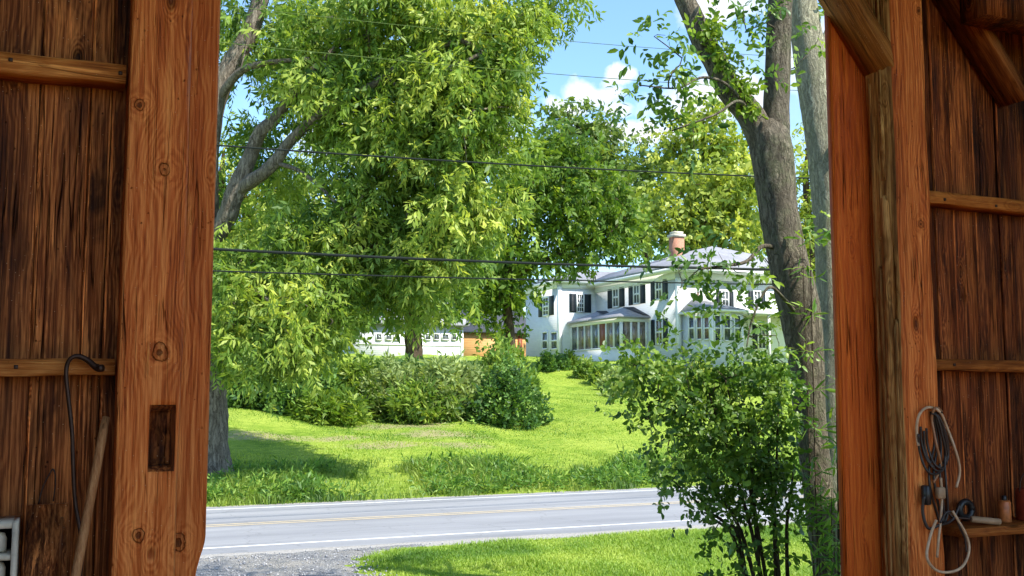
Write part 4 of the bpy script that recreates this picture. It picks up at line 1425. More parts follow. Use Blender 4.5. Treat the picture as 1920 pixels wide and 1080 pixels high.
def leaf_mesh(C, A, n, span, ll, lw, droop, tint0, fold=False, spread=.85, jitter=.35):
    """sprays: C centres (N,3), A axes (N,3); n leaflets in two ranks along each axis"""
    N = len(C)
    A = unit(A)
    s = np.linspace(0.1, 1.0, n)[None, :, None]
    side = np.where(np.arange(n) % 2 == 0, 1.0, -1.0)[None, :, None]
    rnd = RNG.normal(size=(N, 3))
    B = unit(np.cross(A, rnd))                                   # across the spray
    U = unit(np.cross(B, A))
    flip = np.where(U[:, 2:3] < 0, -1.0, 1.0)
    U = U * flip
    sz = RNG.uniform(.75, 1.3, (N, 1, 1))
    base = C[:, None] + A[:, None] * s * span * sz + np.array([0, 0, -1.0]) * (s ** 2) * span * droop * .5
    last = (np.arange(n) == n - 1)[None, :, None]
    d = A[:, None] * np.where(last, 1.0, .55) + B[:, None] * side * np.where(last, .1, spread) + np.array([0, 0, -1.0]) * droop + RNG.normal(size=(N, n, 3)) * jitter
    d = unit(d)
    up = U[:, None] + RNG.normal(size=(N, n, 3)) * jitter * 1.2
    w = unit(np.cross(d, up))
    nn = np.cross(w, d)
    l = ll * RNG.uniform(.65, 1.25, (N, n, 1)) * sz
    b = lw * l / ll * RNG.uniform(.8, 1.2, (N, n, 1))
    tip = base + d * l - nn * l * .12
    mid = base + d * l * .45
    if fold:
        e = nn * b * .30
        cu = -nn * l * RNG.uniform(-.04, .16, (N, n, 1))
        m1, m2 = base + d * l * .30 - cu * .2, base + d * l * .68 - cu * .1
        tip = base + d * l + cu
        V = np.stack([base, m1, m2, tip, m1 + w * b + e, m2 + w * b * .82 + e, m1 - w * b + e, m2 - w * b * .82 + e], 2).reshape(-1, 3)
        i = np.arange(N * n) * 8
        tri = np.concatenate([np.stack([i, i + 1, i + 4], -1), np.stack([i + 2, i + 3, i + 5], -1), np.stack([i, i + 6, i + 1], -1), np.stack([i + 2, i + 7, i + 3], -1)])
        quad = np.concatenate([np.stack([i + 1, i + 2, i + 5, i + 4], -1), np.stack([i + 1, i + 6, i + 7, i + 2], -1)])
        T = np.clip(tint0[:, None] + RNG.normal(size=(N, n)) * .16, 0, 1).reshape(-1)
        return V, [tri, quad], np.tile(T, 6)
    else:
        V = np.stack([base, mid + w * b, tip, mid - w * b], 2).reshape(-1, 3)
        i = np.arange(N * n) * 4
        F = np.stack([i, i + 1, i + 2, i + 3], -1)
        rep = 1
    T = np.clip(tint0[:, None] + RNG.normal(size=(N, n)) * .13, 0, 1).reshape(-1)
    return V, F, np.repeat(T, rep)


def grow(seedP, seedR, targets, r0=.02, pw=.5, sag=.08, maxr=None):
    """join every target to the nearest earlier node; returns list of (path, radii)"""
    P = [np.array(p, float) for p in seedP]
    par = [-1] * len(P)
    cnt = [0] * len(P)
    ns = len(P)
    T = np.array(targets)
    S = np.array(P)
    dist = np.sqrt(((T[:, None] - S[None]) ** 2).sum(-1)).min(1)
    for q in np.argsort(dist):
        A = np.array(P)
        dd = np.sqrt(((A - T[q]) ** 2).sum(1))
        # prefer to branch from below and from nodes nearer the trunk
        pen = dd + np.where(A[:, 2] > T[q][2], (A[:, 2] - T[q][2]) * .35, 0)
        j = int(np.argmin(pen))
        a, b = A[j], T[q]
        L = dd[j]
        k = max(1, int(L / 0.8))
        prev = j
        off = RNG.normal(size=3) * L * .07
        for i in range(1, k + 1):
            f = i / k
            p = a + (b - a) * f + off * math.sin(PI * f) + np.array([0, 0, 1.0]) * L * sag * math.sin(PI * f)
            P.append(p)
            par.append(prev)
            cnt.append(0)
            prev = len(P) - 1
        e = prev
        while e >= 0:
            cnt[e] += 1
            e = par[e]
    kids = {}
    for i, p in enumerate(par):
        if p >= 0:
            kids.setdefault(p, []).append(i)
    def rad(i):
        r = r0 * max(1, cnt[i]) ** pw
        return min(r, maxr) if maxr else r
    out = []
    starts = [(p, k) for p in kids for k in sorted(kids[p], key=lambda c: -cnt[c])[(0 if p < ns else 1):]]
    for p, k in starts:
        path = [P[p], P[k]]
        rr = [rad(k), rad(k)]
        c = k
        while c in kids:
            c = max(kids[c], key=lambda q: cnt[q])
            path.append(P[c])
            rr.append(rad(c))
        rr[-1] *= .5
        out.append((path, rr))
    return out


def crown_points(D, blobs, per, deep=1.0, minz=None):
    """clump centres inside screen-sized blobs standing at depth D (+dd)"""
    out = []
    for bl in blobs:
        px, py, rp = bl[:3]
        dd = bl[3] if len(bl) > 3 else 0
        dens = bl[4] if len(bl) > 4 else 1
        c = at(px, py, D + dd)
        r = rp / FPX * (D + dd)
        n = max(2, int(per * dens * (rp / 100) ** 2))
        v = unit(RNG.normal(size=(n, 3))) * (RNG.uniform(0, 1, (n, 1)) ** (1 / 2.6)) * r
        v[:, 1] *= deep
        out.append(np.array(c) + v)
    return np.concatenate(out)


def tree(name, label, group, D, trunk, limbs, blobs, per, spn, sig, leaf, mat, bark, r0=.02, seg=10, rough=.12, axis_down=.2, cat='tree', pw=.45, deep=1.0, fold=False, parts=('trunk', 'crown'), maxr=None, skel=.5):
    """trunk/limbs: lists of (point, radius)"""
    base = Vector(trunk[0][0])
    E = thing(name, base, label, cat, group)
    mb = MB()
    seeds, sr = [], []
    for ti, path in enumerate([trunk] + limbs):
        P = smooth_path([tuple(p) + (r,) for p, r in path], 8)
        mb.tube(P[:, :3], P[:, 3], seg + (4 if ti == 0 else 0), .5, rough)
        if ti > 0 or not limbs:
            q = P[len(P) // 3:] if ti == 0 else P[2:]
            seeds += list(q[:, :3])
    C = crown_points(D, blobs, per, deep)
    sel = C[RNG.random(len(C)) < skel]
    for path, rr in grow(seeds, sr, sel, r0, pw, maxr=maxr):
        if len(path) > 2:
            Q = smooth_path([tuple(p) + (r,) for p, r in zip(path, rr)], 2)
            mb.tube(Q[:, :3], Q[:, 3], 5, .5)
        else:
            mb.tube(path, rr, 5, .5)
    mb.build(parts[0], bark, E, True)
    n, span, ll, lw, droop = leaf
    N = len(C) * spn
    ctr = np.repeat(C, spn, 0) + RNG.normal(size=(N, 3)) * sig
    ax = unit(RNG.normal(size=(N, 3))) + np.array([0, 0, -axis_down]) + unit(ctr - np.repeat(C, spn, 0)) * .5
    t0 = np.repeat(np.clip(RNG.normal(.45, .26, len(C)), .02, .98), spn) + RNG.normal(size=N) * .08
    V, F, T = leaf_mesh(ctr, ax, n, span, ll, lw, droop, t0, fold)
    mesh_obj(parts[1], V, F, mat, E, tint=T)
    return E


def gpt(px, D, dz=0.0):
    p = at(px, 700, D)
    return Vector((p.x, p.y, float(gz(p.x, p.y)) + dz))


# ---- big left tree
D1 = 31.0
b = at(391, 885, D1)
b.z = float(gz(b.x, b.y)) - .1
tr = [(b, .72), (at(393, 850, D1), .56), (at(394, 780, D1), .50), (at(393, 650, D1), .46), (at(388, 500, D1), .44), (at(384, 380, D1), .40), (at(396, 215, D1), .36), (at(430, 130, D1), .30), (at(468, 60, D1), .27), (at(505, -60, D1), .22)]
l1 = [(at(386, 470, D1), .30), (at(422, 415, D1 - .3), .29), (at(440, 362, D1 - .5), .28), (at(466, 300, D1 - .6), .22), (at(486, 250, D1 - .7), .20), (at(515, 225, D1 - .8), .18), (at(560, 160, D1 - 1), .13), (at(640, 80, D1 - 1), .08)]
l2 = [(at(446, 356, D1 - .5), .22), (at(478, 335, D1 - .8), .20), (at(515, 305, D1 - 1), .18), (at(550, 258, D1 - 1.2), .15), (at(600, 215, D1 - 1.5), .13), (at(690, 165, D1 - 2), .12), (at(760, 118, D1 - 2.4), .10), (at(860, 75, D1 - 3), .06)]
l3 = [(at(515, 305, D1 - 1), .07), (at(560, 320, D1 - 1.3), .055), (at(600, 350, D1 - 1.6), .05), (at(645, 395, D1 - 2), .035), (at(690, 420, D1 - 2), .02)]
l4 = [(at(405, 190, D1), .15), (at(450, 135, D1 - .6), .12), (at(500, 118, D1 - 1.2), .08), (at(580, 110, D1 - 1.6), .05)]
l5 = [(at(390, 560, D1), .14), (at(430, 530, D1 - 1.5), .09), (at(500, 560, D1 - 2.5), .06), (at(560, 620, D1 - 3), .03)]
blobs = [(620, 70, 110), (740, 40, 110, -1), (850, 70, 105, -2), (940, 45, 75, -2), (1000, 20, 46, -2, .8), (1060, -5, 34, -2, .5), (925, 150, 75, -2),
         (705, 195, 110, -1), (840, 200, 110, -2), (905, 245, 65, -2), (955, 130, 50, -2), (610, 190, 80, -1, .8), (740, 315, 95, -1), (860, 335, 85, -2), (640, 290, 70, -1, .8), (560, 55, 60, 0, .6),
         (470, 30, 60, 0, .6), (545, 150, 60, 0, .6), (480, 120, 55, 1, .45), (440, 60, 50, 1, .5), (445, 240, 44, 1, .4), (520, 260, 50, 1.5, .5), (500, 330, 50, 1.5, .5), (900, 400, 55, -2, .8), (800, 420, 80, -2), (690, 400, 70, -1), (830, 490, 55, -2), (740, 490, 75, -1), (800, 545, 42, -2, .8), (700, 545, 48, -1),
         (450, 480, 75, -1), (545, 470, 80, -1, .8), (450, 575, 70, -2), (530, 590, 75, -3), (590, 545, 65, -2), (500, 660, 44, -3), (570, 650, 36, -3, .8), (610, 595, 42, -2), (640, 470, 70, -1), (440, 640, 50, -2), (420, 370, 40, 2, .5), (560, 380, 60, 1, .6), (960, 320, 34, -2, .6)]
tree('big_walnut_tree', 'large leaning tree with drooping yellow green compound leaves beside the left post', None, D1, tr, [l1, l2, l3, l4, l5], blobs, 30, 25, .33,
     (9, .38, .235, .035, .45), LV['walnut'], M['bark_left'], r0=.013, seg=14, axis_down=.5, deep=1.6, maxr=.10)

# ---- second, behind the hedge
D2 = 58.0
b = gpt(776, D2, -.1)
tr = [(b, .62), (at(776, 665, D2), .50), (at(775, 630, D2), .47), (at(774, 590, D2), .46), (at(770, 520, D2), .42), (at(778, 450, D2), .36), (at(800, 380, D2), .28)]
la = [(at(774, 560, D2), .25), (at(740, 510, D2), .2), (at(700, 450, D2), .15), (at(660, 400, D2), .1)]
lb = [(at(774, 540, D2), .25), (at(820, 490, D2), .2), (at(870, 430, D2), .15), (at(890, 370, D2), .1)]
blobs = [(690, 545, 50), (740, 510, 60), (790, 530, 50), (640, 540, 60), (830, 545, 40), (650, 590, 36), (725, 570, 28, 0, .8), (800, 568, 28, -1, .8), (610, 600, 46), (760, 440, 80), (860, 470, 70), (660, 450, 80), (560, 560, 80, 2), (850, 575, 22)]
tree('shade_tree', 'broad green shade tree with a thick brown trunk rising behind the hedge', None, D2, tr, [la, lb], blobs, 50, 10, .55,
     (7, .55, .42, .085, .35), LV['mid'], M['bark_far'], r0=.02, axis_down=.4)

# ---- darker one at the left of the house
D3 = 64.0
b = gpt(958, D3, -.1)
tr = [(b, .36), (at(958, 640, D3), .30), (at(950, 560, D3), .28), (at(960, 470, D3), .32), (at(1000, 380, D3), .24)]
la = [(at(928, 560, D3), .2), (at(980, 510, D3), .16), (at(1060, 470, D3), .12), (at(1130, 440, D3), .08)]
lb = [(at(930, 540, D3), .2), (at(910, 470, D3), .16), (at(900, 400, D3), .1)]
blobs = [(920, 530, 55), (985, 480, 52), (1070, 440, 58), (1130, 420, 60), (1165, 455, 38), (1040, 380, 75), (960, 420, 75), (1110, 365, 60), (1000, 340, 62), (895, 575, 34), (945, 570, 30), (955, 595, 26), (930, 605, 22), (968, 570, 26), (890, 520, 45), (1055, 480, 36), (1120, 455, 30), (1000, 290, 50), (1080, 310, 55), (1150, 390, 45), (1040, 260, 40)]
tree('dark_shade_tree', 'dense dark green tree reaching over the left wing of the white house', None, D3, tr, [la, lb], blobs, 54, 10, .55,
     (7, .55, .42, .09, .3), LV['deep'], M['bark_far'], r0=.02, axis_down=.3)

# ---- trees behind the house
G_ = 'trees behind the white house'
def back_tree(label, D, px, ytop, blobs, mat, per=80, leaf=(6, .75, .6, .17, .25), sig=.8, name='background_tree', group=G_, spn=9):
    b = gpt(px, D, -.1)
    tr = [(b, .5), (at(px, 600, D), .42), (at(px + 4, 480, D), .34), (at(px - 4, (ytop * .5 + 480 * .5), D), .20), (at(px, ytop * .75 + 480 * .25, D), .06)]
    return tree(name, label, group, D, tr, [], blobs, per, spn, sig, leaf, mat, M['bark_far'], r0=.03, axis_down=.2, seg=8)

back_tree('tall blue green tree against the sky left of the chimney', 108, 1085, 205, [(1050, 235, 34), (1085, 275, 50), (1120, 240, 36), (1020, 290, 50), (1150, 280, 40), (1085, 340, 70), (1000, 350, 60), (1150, 350, 50), (1060, 215, 20, 0, .8), (1105, 222, 18), (1140, 250, 24), (1160, 400, 50), (1190, 440, 40)], LV['blue'])
back_tree('dark narrow evergreen tree between the two lighter crowns', 118, 1208, 235, [(1205, 260, 24), (1200, 310, 34), (1215, 360, 40), (1190, 400, 40), (1230, 300, 30), (1180, 340, 24)], LV['blue'])
back_tree('yellow green tree directly behind the chimney', 98, 1300, 345, [(1250, 390, 44), (1320, 370, 52), (1380, 380, 46), (1290, 430, 46), (1360, 430, 50), (1240, 440, 30), (1405, 440, 40), (1330, 470, 40), (1420, 330, 40), (1400, 490, 34), (1345, 340, 26)], LV['gold'], per=90)
back_tree('tall light green tree rounding into the sky beside the forked trunk', 112, 1320, 215, [(1290, 250, 36), (1330, 240, 36), (1370, 270, 40), (1310, 300, 50), (1260, 290, 36), (1390, 320, 44), (1340, 340, 50), (1270, 340, 40), (1345, 215, 26), (1310, 225, 24), (1410, 280, 30), (1250, 250, 22, 0, .7)], LV['gold'])
back_tree('leafy tree showing between the forked and pale trunks', 70, 1515, 200, [(1510, 260, 34, 0, .5), (1520, 340, 36, 0, .7), (1505, 420, 40), (1520, 500, 40), (1470, 480, 50), (1540, 400, 40), (1500, 560, 40), (1580, 300, 60), (1620, 420, 80), (1560, 560, 60), (1450, 400, 40)], LV['gold'], leaf=(6, .5, .38, .09, .25), sig=.6)
back_tree('pale yellow tree filling the gap behind the big left tree', 54, 420, 210, [(440, 300, 46, 0, .5), (470, 380, 60), (540, 390, 60), (600, 400, 50), (440, 440, 60), (500, 440, 60), (560, 330, 50, 0, .6), (430, 270, 30, 0, .4), (400, 480, 80), (610, 450, 50), (330, 400, 90)], LV['gold'], leaf=(7, .5, .32, .06, .35), sig=.55, group=None)
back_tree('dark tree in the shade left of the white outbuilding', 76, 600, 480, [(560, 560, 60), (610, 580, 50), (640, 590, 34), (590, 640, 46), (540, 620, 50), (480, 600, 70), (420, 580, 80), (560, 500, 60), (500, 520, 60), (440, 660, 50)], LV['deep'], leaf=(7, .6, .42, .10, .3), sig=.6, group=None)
back_tree('far tree seen above the white outbuilding roof', 120, 800, 430, [(740, 560, 60), (800, 570, 55), (850, 560, 60), (900, 570, 55), (960, 560, 60), (820, 500, 80), (930, 490, 80), (980, 600, 40)], LV['mid'], per=50)


# ---- near forked trunk by the right post, and the pale trunk behind it
D4 = 11.5
b = gpt(1572, D4, -.1)
tr = [(b, .27), (at(1556, 1080, D4), .172), (at(1537, 940, D4), .165), (at(1520, 790, D4), .172), (at(1512, 690, D4), .192), (at(1497, 570, D4), .228), (at(1476, 480, D4), .215), (at(1463, 415, D4), .212), (at(1455, 360, D4), .216), (at(1448, 291, D4), .236), (at(1444, 258, D4), .225), (at(1442, 236, D4), .15), (at(1442, 224, D4), .06)]
fa = [(at(1450, 330, D4), .10), (at(1434, 272, D4), .165), (at(1408, 218, D4), .155), (at(1366, 165, D4), .142), (at(1342, 118, D4), .135), (at(1322, 84, D4), .130), (at(1303, 40, D4), .122), (at(1284, 0, D4), .112), (at(1250, -80, D4), .10), (at(1215, -180, D4), .08)]
fb = [(at(1456, 345, D4 + .02), .10), (at(1455, 270, D4 + .04), .155), (at(1456, 200, D4 + .1), .148), (at(1458, 120, D4 + .1), .144), (at(1461, 50, D4 + .1), .140), (at(1468, -60, D4 + .1), .13), (at(1480, -180, D4 + .1), .10)]
fc = [(at(1470, 470, D4), .035), (at(1430, 462, D4 - .2), .024), (at(1400, 490, D4 - .4), .020), (at(1360, 498, D4 - .6), .016), (at(1310, 505, D4 - .7), .010)]
fd = [(at(1420, 235, D4), .03), (at(1370, 165, D4 - .4), .018), (at(1320, 145, D4 - .7), .014), (at(1270, 165, D4 - .8), .010), (at(1200, 160, D4 - .9), .006)]
fe = [(at(1400, 200, D4), .03), (at(1380, 190, D4 - .6), .016), (at(1340, 215, D4 - .9), .012), (at(1260, 245, D4 - 1), .008)]
ff = [(at(1500, 600, D4), .03), (at(1470, 560, D4 - .4), .018), (at(1440, 540, D4 - .6), .014), (at(1410, 600, D4 - .7), .01), (at(1400, 650, D4 - .8), .006)]
blobs = [(1190, 130, 34, -.9, .5), (1245, 90, 40, -.8, .5), (1210, 70, 26, -.8, .35), (1165, 185, 18, -.9, .7), (1260, 165, 48, -.8, .8), (1300, 130, 40, -.7), (1240, 215, 45, -.9, .7), (1300, 190, 40, -.7, .8), (1330, 240, 40, -.8, .5), (1290, 250, 36, -.9, .5),
         (1400, 60, 50, -.3, .6), (1380, 110, 36, -.4, .5), (1440, 120, 40, -.4, .6), (1500, 130, 40, .3, .5), (1395, 20, 50, -.3, .6), (1530, 60, 40, .4, .5), (1445, 20, 40, -.3, .8),
         (1300, 490, 45, -.6, .8), (1350, 510, 45, -.6, .7), (1390, 540, 40, -.7, .5), (1280, 545, 28, -.7, .35), (1320, 560, 30, -.7, .35), (1400, 490, 36, -.5, .7), (1430, 580, 36, -.7, .6), (1380, 610, 36, -.8, .35), (1440, 645, 32, -.8, .5), (1250, 600, 24, -.8, .35), (1270, 470, 26, -.6, .6)]
blobs += [(1180, -190, 130, -.6, .25), (1330, -260, 150, .2, .25), (1480, -230, 140, .3, .25), (1250, -420, 170, 0, .25), (1430, -450, 170, .4, .2), (1060, -330, 130, -.4, .25)]
tree('forked_tree', 'thick dark furrowed trunk forking high up just left of the right post', None, D4, tr, [fa, fb, fc, fd, fe, ff], blobs, 30, 3, .095,
     (6, .16, .095, .021, .25), LV['bush'], M['bark_near'], r0=.004, seg=22, rough=.045, axis_down=.15, fold=True, maxr=.02, deep=.9)

D5 = 13.0
b = gpt(1578, D5, -.1)
tr = [(b, .30), (at(1570, 1080, D5), .24), (at(1568, 900, D5), .235), (at(1566, 750, D5), .225), (at(1563, 600, D5), .21), (at(1559, 480, D5), .20), (at(1552, 370, D5), .20), (at(1542, 270, D5), .21), (at(1528, 170, D5), .205), (at(1514, 80, D5), .20), (at(1500, -10, D5), .19), (at(1485, -120, D5), .17)]
ta = [(at(1548, 300, D5), .10), (at(1562, 285, D5 - .2), .085), (at(1572, 275, D5 - .3), .08)]
tb = [(at(1520, 130, D5), .05), (at(1550, 60, D5 + .5), .035), (at(1575, -10, D5 + .8), .02)]
blobs = [(1545, 70, 40, .3, .5), (1500, 40, 34, .2, .4), (1560, 200, 30, .6, .5), (1540, 430, 24, -.4, .5), (1585, 120, 40, .5, .6), (1520, -60, 80, .5)]
tree('pale_tree', 'slim pale grey trunk standing between the dark forked trunk and right post', None, D5, tr, [ta, tb], blobs, 24, 3, .10,
     (6, .18, .115, .027, .25), LV['mid'], M['bark_pale'], r0=.004, seg=20, rough=.04, axis_down=.15, fold=True, maxr=.02)


def ivy():
    E = thing('ivy', at(1395, 175, D4 - .2), 'bright green creeper leaves clinging to the left limb of the forked trunk', 'creeper')
    pts = smooth_path([at(1412, 205, D4 - .2), at(1385, 165, D4 - .2), at(1358, 110, D4 - .19), at(1335, 70, D4 - .18), at(1318, 40, D4 - .16)], 8)
    mb = MB()
    mb.tube(pts, .008, 6)
    mb.build('stem', M['bark_far'], E, True)
    C = np.repeat(pts, 5, 0) + RNG.normal(size=(len(pts) * 5, 3)) * .06
    V, F, T = leaf_mesh(C, RNG.normal(size=C.shape) + np.array([.1, -.5, -.4]), 4, .12, .075, .020, .3, np.full(len(C), .35), True)
    mesh_obj('leaves', V, F, LV['ivy'], E, tint=T)


ivy()


# ---- leafy shrub in front of the trunks
def near_shrub():
    D = 10.5
    base = gpt(1440, D, 0)
    blobs = [(1215, 690, 45, -.2, .8), (1290, 712, 52), (1370, 715, 52), (1440, 720, 46, 0, .8), (1230, 740, 50, -.3, .6), (1310, 780, 70), (1400, 780, 80), (1470, 780, 40), (1295, 860, 55, -.2), (1380, 880, 75), (1460, 880, 55), (1285, 915, 34, -.2, .7),
             (1350, 945, 55, 0, .8), (1430, 950, 60, 0, .8), (1490, 950, 36, 0, .8), (1340, 1010, 40, -.3, .5), (1430, 1030, 45, 0, .35), (1390, 1060, 40, -.2, .4), (1310, 970, 36, -.2, .5), (1175, 720, 28, -.3, .5), (1250, 890, 22, -.3, .6), (1170, 690, 22, -.3, .4), (1215, 775, 24, -.3, .5), (1195, 668, 26, -.3, .5), (1160, 745, 18, -.3, .4), (1290, 660, 20, 0, .6), (1345, 672, 22, 0, .6), (1400, 652, 24, .1, .6), (1455, 665, 22, .1, .5), (1240, 672, 18, -.1, .5)]
    stems = []
    for px0, top in ((1425, (1400, 760)), (1440, (1330, 740)), (1450, (1460, 740)), (1432, (1280, 820)), (1460, (1440, 830)), (1415, (1260, 900)), (1470, (1490, 860)), (1445, (1360, 710)), (1408, (1320, 960))):
        q = gpt(px0, D + random.uniform(-.15, .15))
        m1 = at((px0 * .75 + top[0] * .25), 1010, D - .05)
        m2 = at((px0 * .4 + top[0] * .6), (1010 + top[1]) / 2, D)
        stems.append([(q, .024), (m1, .019), (m2, .014), (at(top[0], top[1], D), .007)])
    tree('leafy_shrub', 'large dark green broad leaved shrub filling the space left of the forked trunk', None, D, stems[0], stems[1:], blobs, 56, 5, .10,
         (6, .13, .064, .0205, .25), LV['bush'], M['bark_far'], r0=.0035, seg=7, rough=.03, cat='shrub', fold=True, parts=('stems', 'leaves'), maxr=.014, axis_down=.1)


near_shrub()


def sprig(px, py, D, h, label, n=26):
    """a spindly young plant of narrow leaves"""
    top = at(px, py, D)
    base = Vector((top.x, top.y, float(gz(top.x, top.y))))
    E = thing('narrow_leaved_sapling', base, label, 'sapling', 'narrow leaved saplings at the trunks')
    mb = MB()
    C, A = [], []
    for k in range(3):
        j = Vector((random.uniform(-.12, .12), random.uniform(-.1, .1), 0))
        P = smooth_path([base + j * .3, base.lerp(top, .5) + j * .7, top + j + Vector((0, 0, -random.uniform(0, .3) * h))], 10)
        mb.tube(P, np.linspace(.009, .003, len(P)), 5)
        for p in P[len(P) // 2::2]:
            for _ in range(2):
                C.append(p)
                A.append((random.gauss(0, 1), random.gauss(0, 1), .25))
    mb.build('stem', M['bark_far'], E, True)
    C, A = np.array(C), np.array(A)
    V, F, T = leaf_mesh(C, A, 3, .10, .17, .012, .15, np.clip(RNG.normal(.5, .2, len(C)), 0, 1), True)
    mesh_obj('leaves', V, F, LV['weed'], E, tint=T)


sprig(1556, 655, 10.6, 1.4, 'tall narrow leaved sapling against the pale trunk, tips at mid height')
sprig(1542, 880, 10.2, .9, 'low narrow leaved sapling at the foot of the forked trunk')
sprig(1562, 960, 9.9, .7, 'lowest narrow leaved sapling, close against the red jamb board')
sprig(1512, 425, 11.1, 1.0, 'highest narrow leaved sprout, behind the middle of the forked trunk')


# ---- hedge of separate shrubs across the lawn
def bush(label, px, pyb, wpx, hpx, D, mat, leaf, per, group, name='shrub', top=1.0, spn=6, sig=.2, axis=(0, 0, .5), core=False):
    p = at(px, pyb, D)
    base = Vector((p.x, p.y, float(gz(p.x, p.y))))
    E = thing(name, base, label, 'shrub', group)
    w, h = wpx / FPX * D / 2, hpx / FPX * D
    mb = MB()
    for k in range(9):
        a = random.uniform(0, 2 * PI)
        q = Vector((math.cos(a) * w * random.uniform(.2, .7), math.sin(a) * w * random.uniform(.2, .7), h * random.uniform(.5, .85)))
        mb.tube(smooth_path([base + Vector((q.x * .1, q.y * .1, -.05)), base + Vector((q.x * .6, q.y * .6, q.z * .5)), base + q], 4), np.linspace(.05, .012, 9), 5)
    mb.build('stems', M['bark_far'], E, True)
    n = int(per)
    v = unit(RNG.normal(size=(n, 3)))
    v[:, 2] = np.abs(v[:, 2]) * 1.15 - .18
    rr = RNG.uniform(.35, 1, (n, 1)) ** .4
    lump = 1 + .13 * np.sin(v[:, :1] * 5 + px) + .1 * np.sin(v[:, 1:2] * 7 + px * .3) + .10 * np.sin(v[:, 2:3] * 6)
    C = np.array(base) + v * rr * lump * np.array([w, w * .9, h * .86 * top])
    C[:, 2] = np.maximum(C[:, 2], gz(C[:, 0], C[:, 1]) + .05)
    N = n * spn
    ctr = np.repeat(C, spn, 0) + RNG.normal(size=(N, 3)) * sig
    ax = np.repeat(v, spn, 0) * .8 + RNG.normal(size=(N, 3)) * .6 + np.array(axis)
    t0 = np.repeat(np.clip(RNG.normal(.47, .27, n), 0, 1), spn)
    V, F, T = leaf_mesh(ctr, ax, *leaf, t0)
    mesh_obj('leaves', V, F, mat, E, tint=T)


HG = 'shrubs of the hedge across the lawn'
wil = (6, .42, .30, .045, .12)
bl = (5, .3, .26, .065, .05)
bush('round dark green bush at the right end of the hedge', 950, 772, 138, 122, 44, LV['ever'], (5, .26, .18, .05, .0), 330, HG)
bush('bright green spiky shrub rising behind the round dark bush', 945, 745, 120, 132, 47.5, LV['mid'], bl, 200, HG, axis=(0, 0, 1.4))
bush('pale grey green willowy shrub left of the round dark bush', 846, 775, 120, 112, 44.5, LV['pale'], wil, 240, HG, axis=(0, 0, 1.0))
bush('low feathery green shrub in front of the pale willowy one', 790, 785, 95, 62, 43.5, LV['mid'], wil, 150, HG, axis=(0, 0, .9))
bush('pale sage shrub near the middle of the hedge', 735, 776, 110, 108, 45, LV['pale'], wil, 200, HG, axis=(0, 0, .8))
bush('dark green shrub below the second tree trunk', 768, 745, 100, 82, 48, LV['ever'], bl, 180, HG)
bush('green sprawling shrub left of the sage shrub', 660, 778, 120, 105, 45, LV['deep'], wil, 240, HG, axis=(0, 0, .7))
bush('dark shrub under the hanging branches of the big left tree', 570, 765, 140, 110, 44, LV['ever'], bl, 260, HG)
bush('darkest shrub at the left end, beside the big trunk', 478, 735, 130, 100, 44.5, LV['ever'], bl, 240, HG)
bush('low leafy plants at the hedge foot beneath the hanging branches', 620, 785, 110, 44, 42.5, LV['deep'], wil, 130, HG)
bush('light green shrub peeping over the hedge left of centre', 690, 745, 80, 86, 49, LV['mid'], bl, 150, HG)

FG = 'foundation shrubs before the white house'
fb_ = (5, .22, .17, .05, .0)
for (px, pyb, w, h, D, mt, lab) in ((1026, 684, 24, 30, 66, 'ever', 'leftmost round clipped shrub under the wing of the white house'),
                                    (1048, 682, 24, 28, 67, 'ever', 'second round clipped shrub under the wing of the white house'),
                                    (1070, 679, 24, 28, 68, 'deep', 'round clipped shrub behind the red mulch bed'),
                                    (1100, 686, 34, 32, 64, 'mid', 'bright round shrub just right of the red mulch bed'),
                                    (1128, 694, 40, 34, 61, 'mid', 'yellowish shrub below the porch corner'),
                                    (1150, 708, 44, 38, 58, 'pale', 'greyish shrub on the lawn edge below the porch'),
                                    (1168, 728, 50, 44, 54, 'pale', 'lowest greyish shrub on the lawn edge by the leafy shrub'),
                                    (1185, 690, 50, 40, 63, 'mid', 'green shrub in front of the right porch glazing'),
                                    (1240, 692, 60, 44, 62, 'mid', 'green shrub below the house corner'),
                                    (1310, 694, 70, 50, 61, 'gold', 'yellow green shrub below the sunroom windows'),
                                    (1380, 694, 70, 52, 60, 'mid', 'green shrub right of the sunroom windows'),
                                    (1440, 700, 70, 50, 58, 'mid', 'green shrub seen left of the forked trunk below the side porch')):
    bush(lab, px, pyb, w, h, D, LV[mt], fb_, 90, FG, name='foundation_shrub', sig=.14)


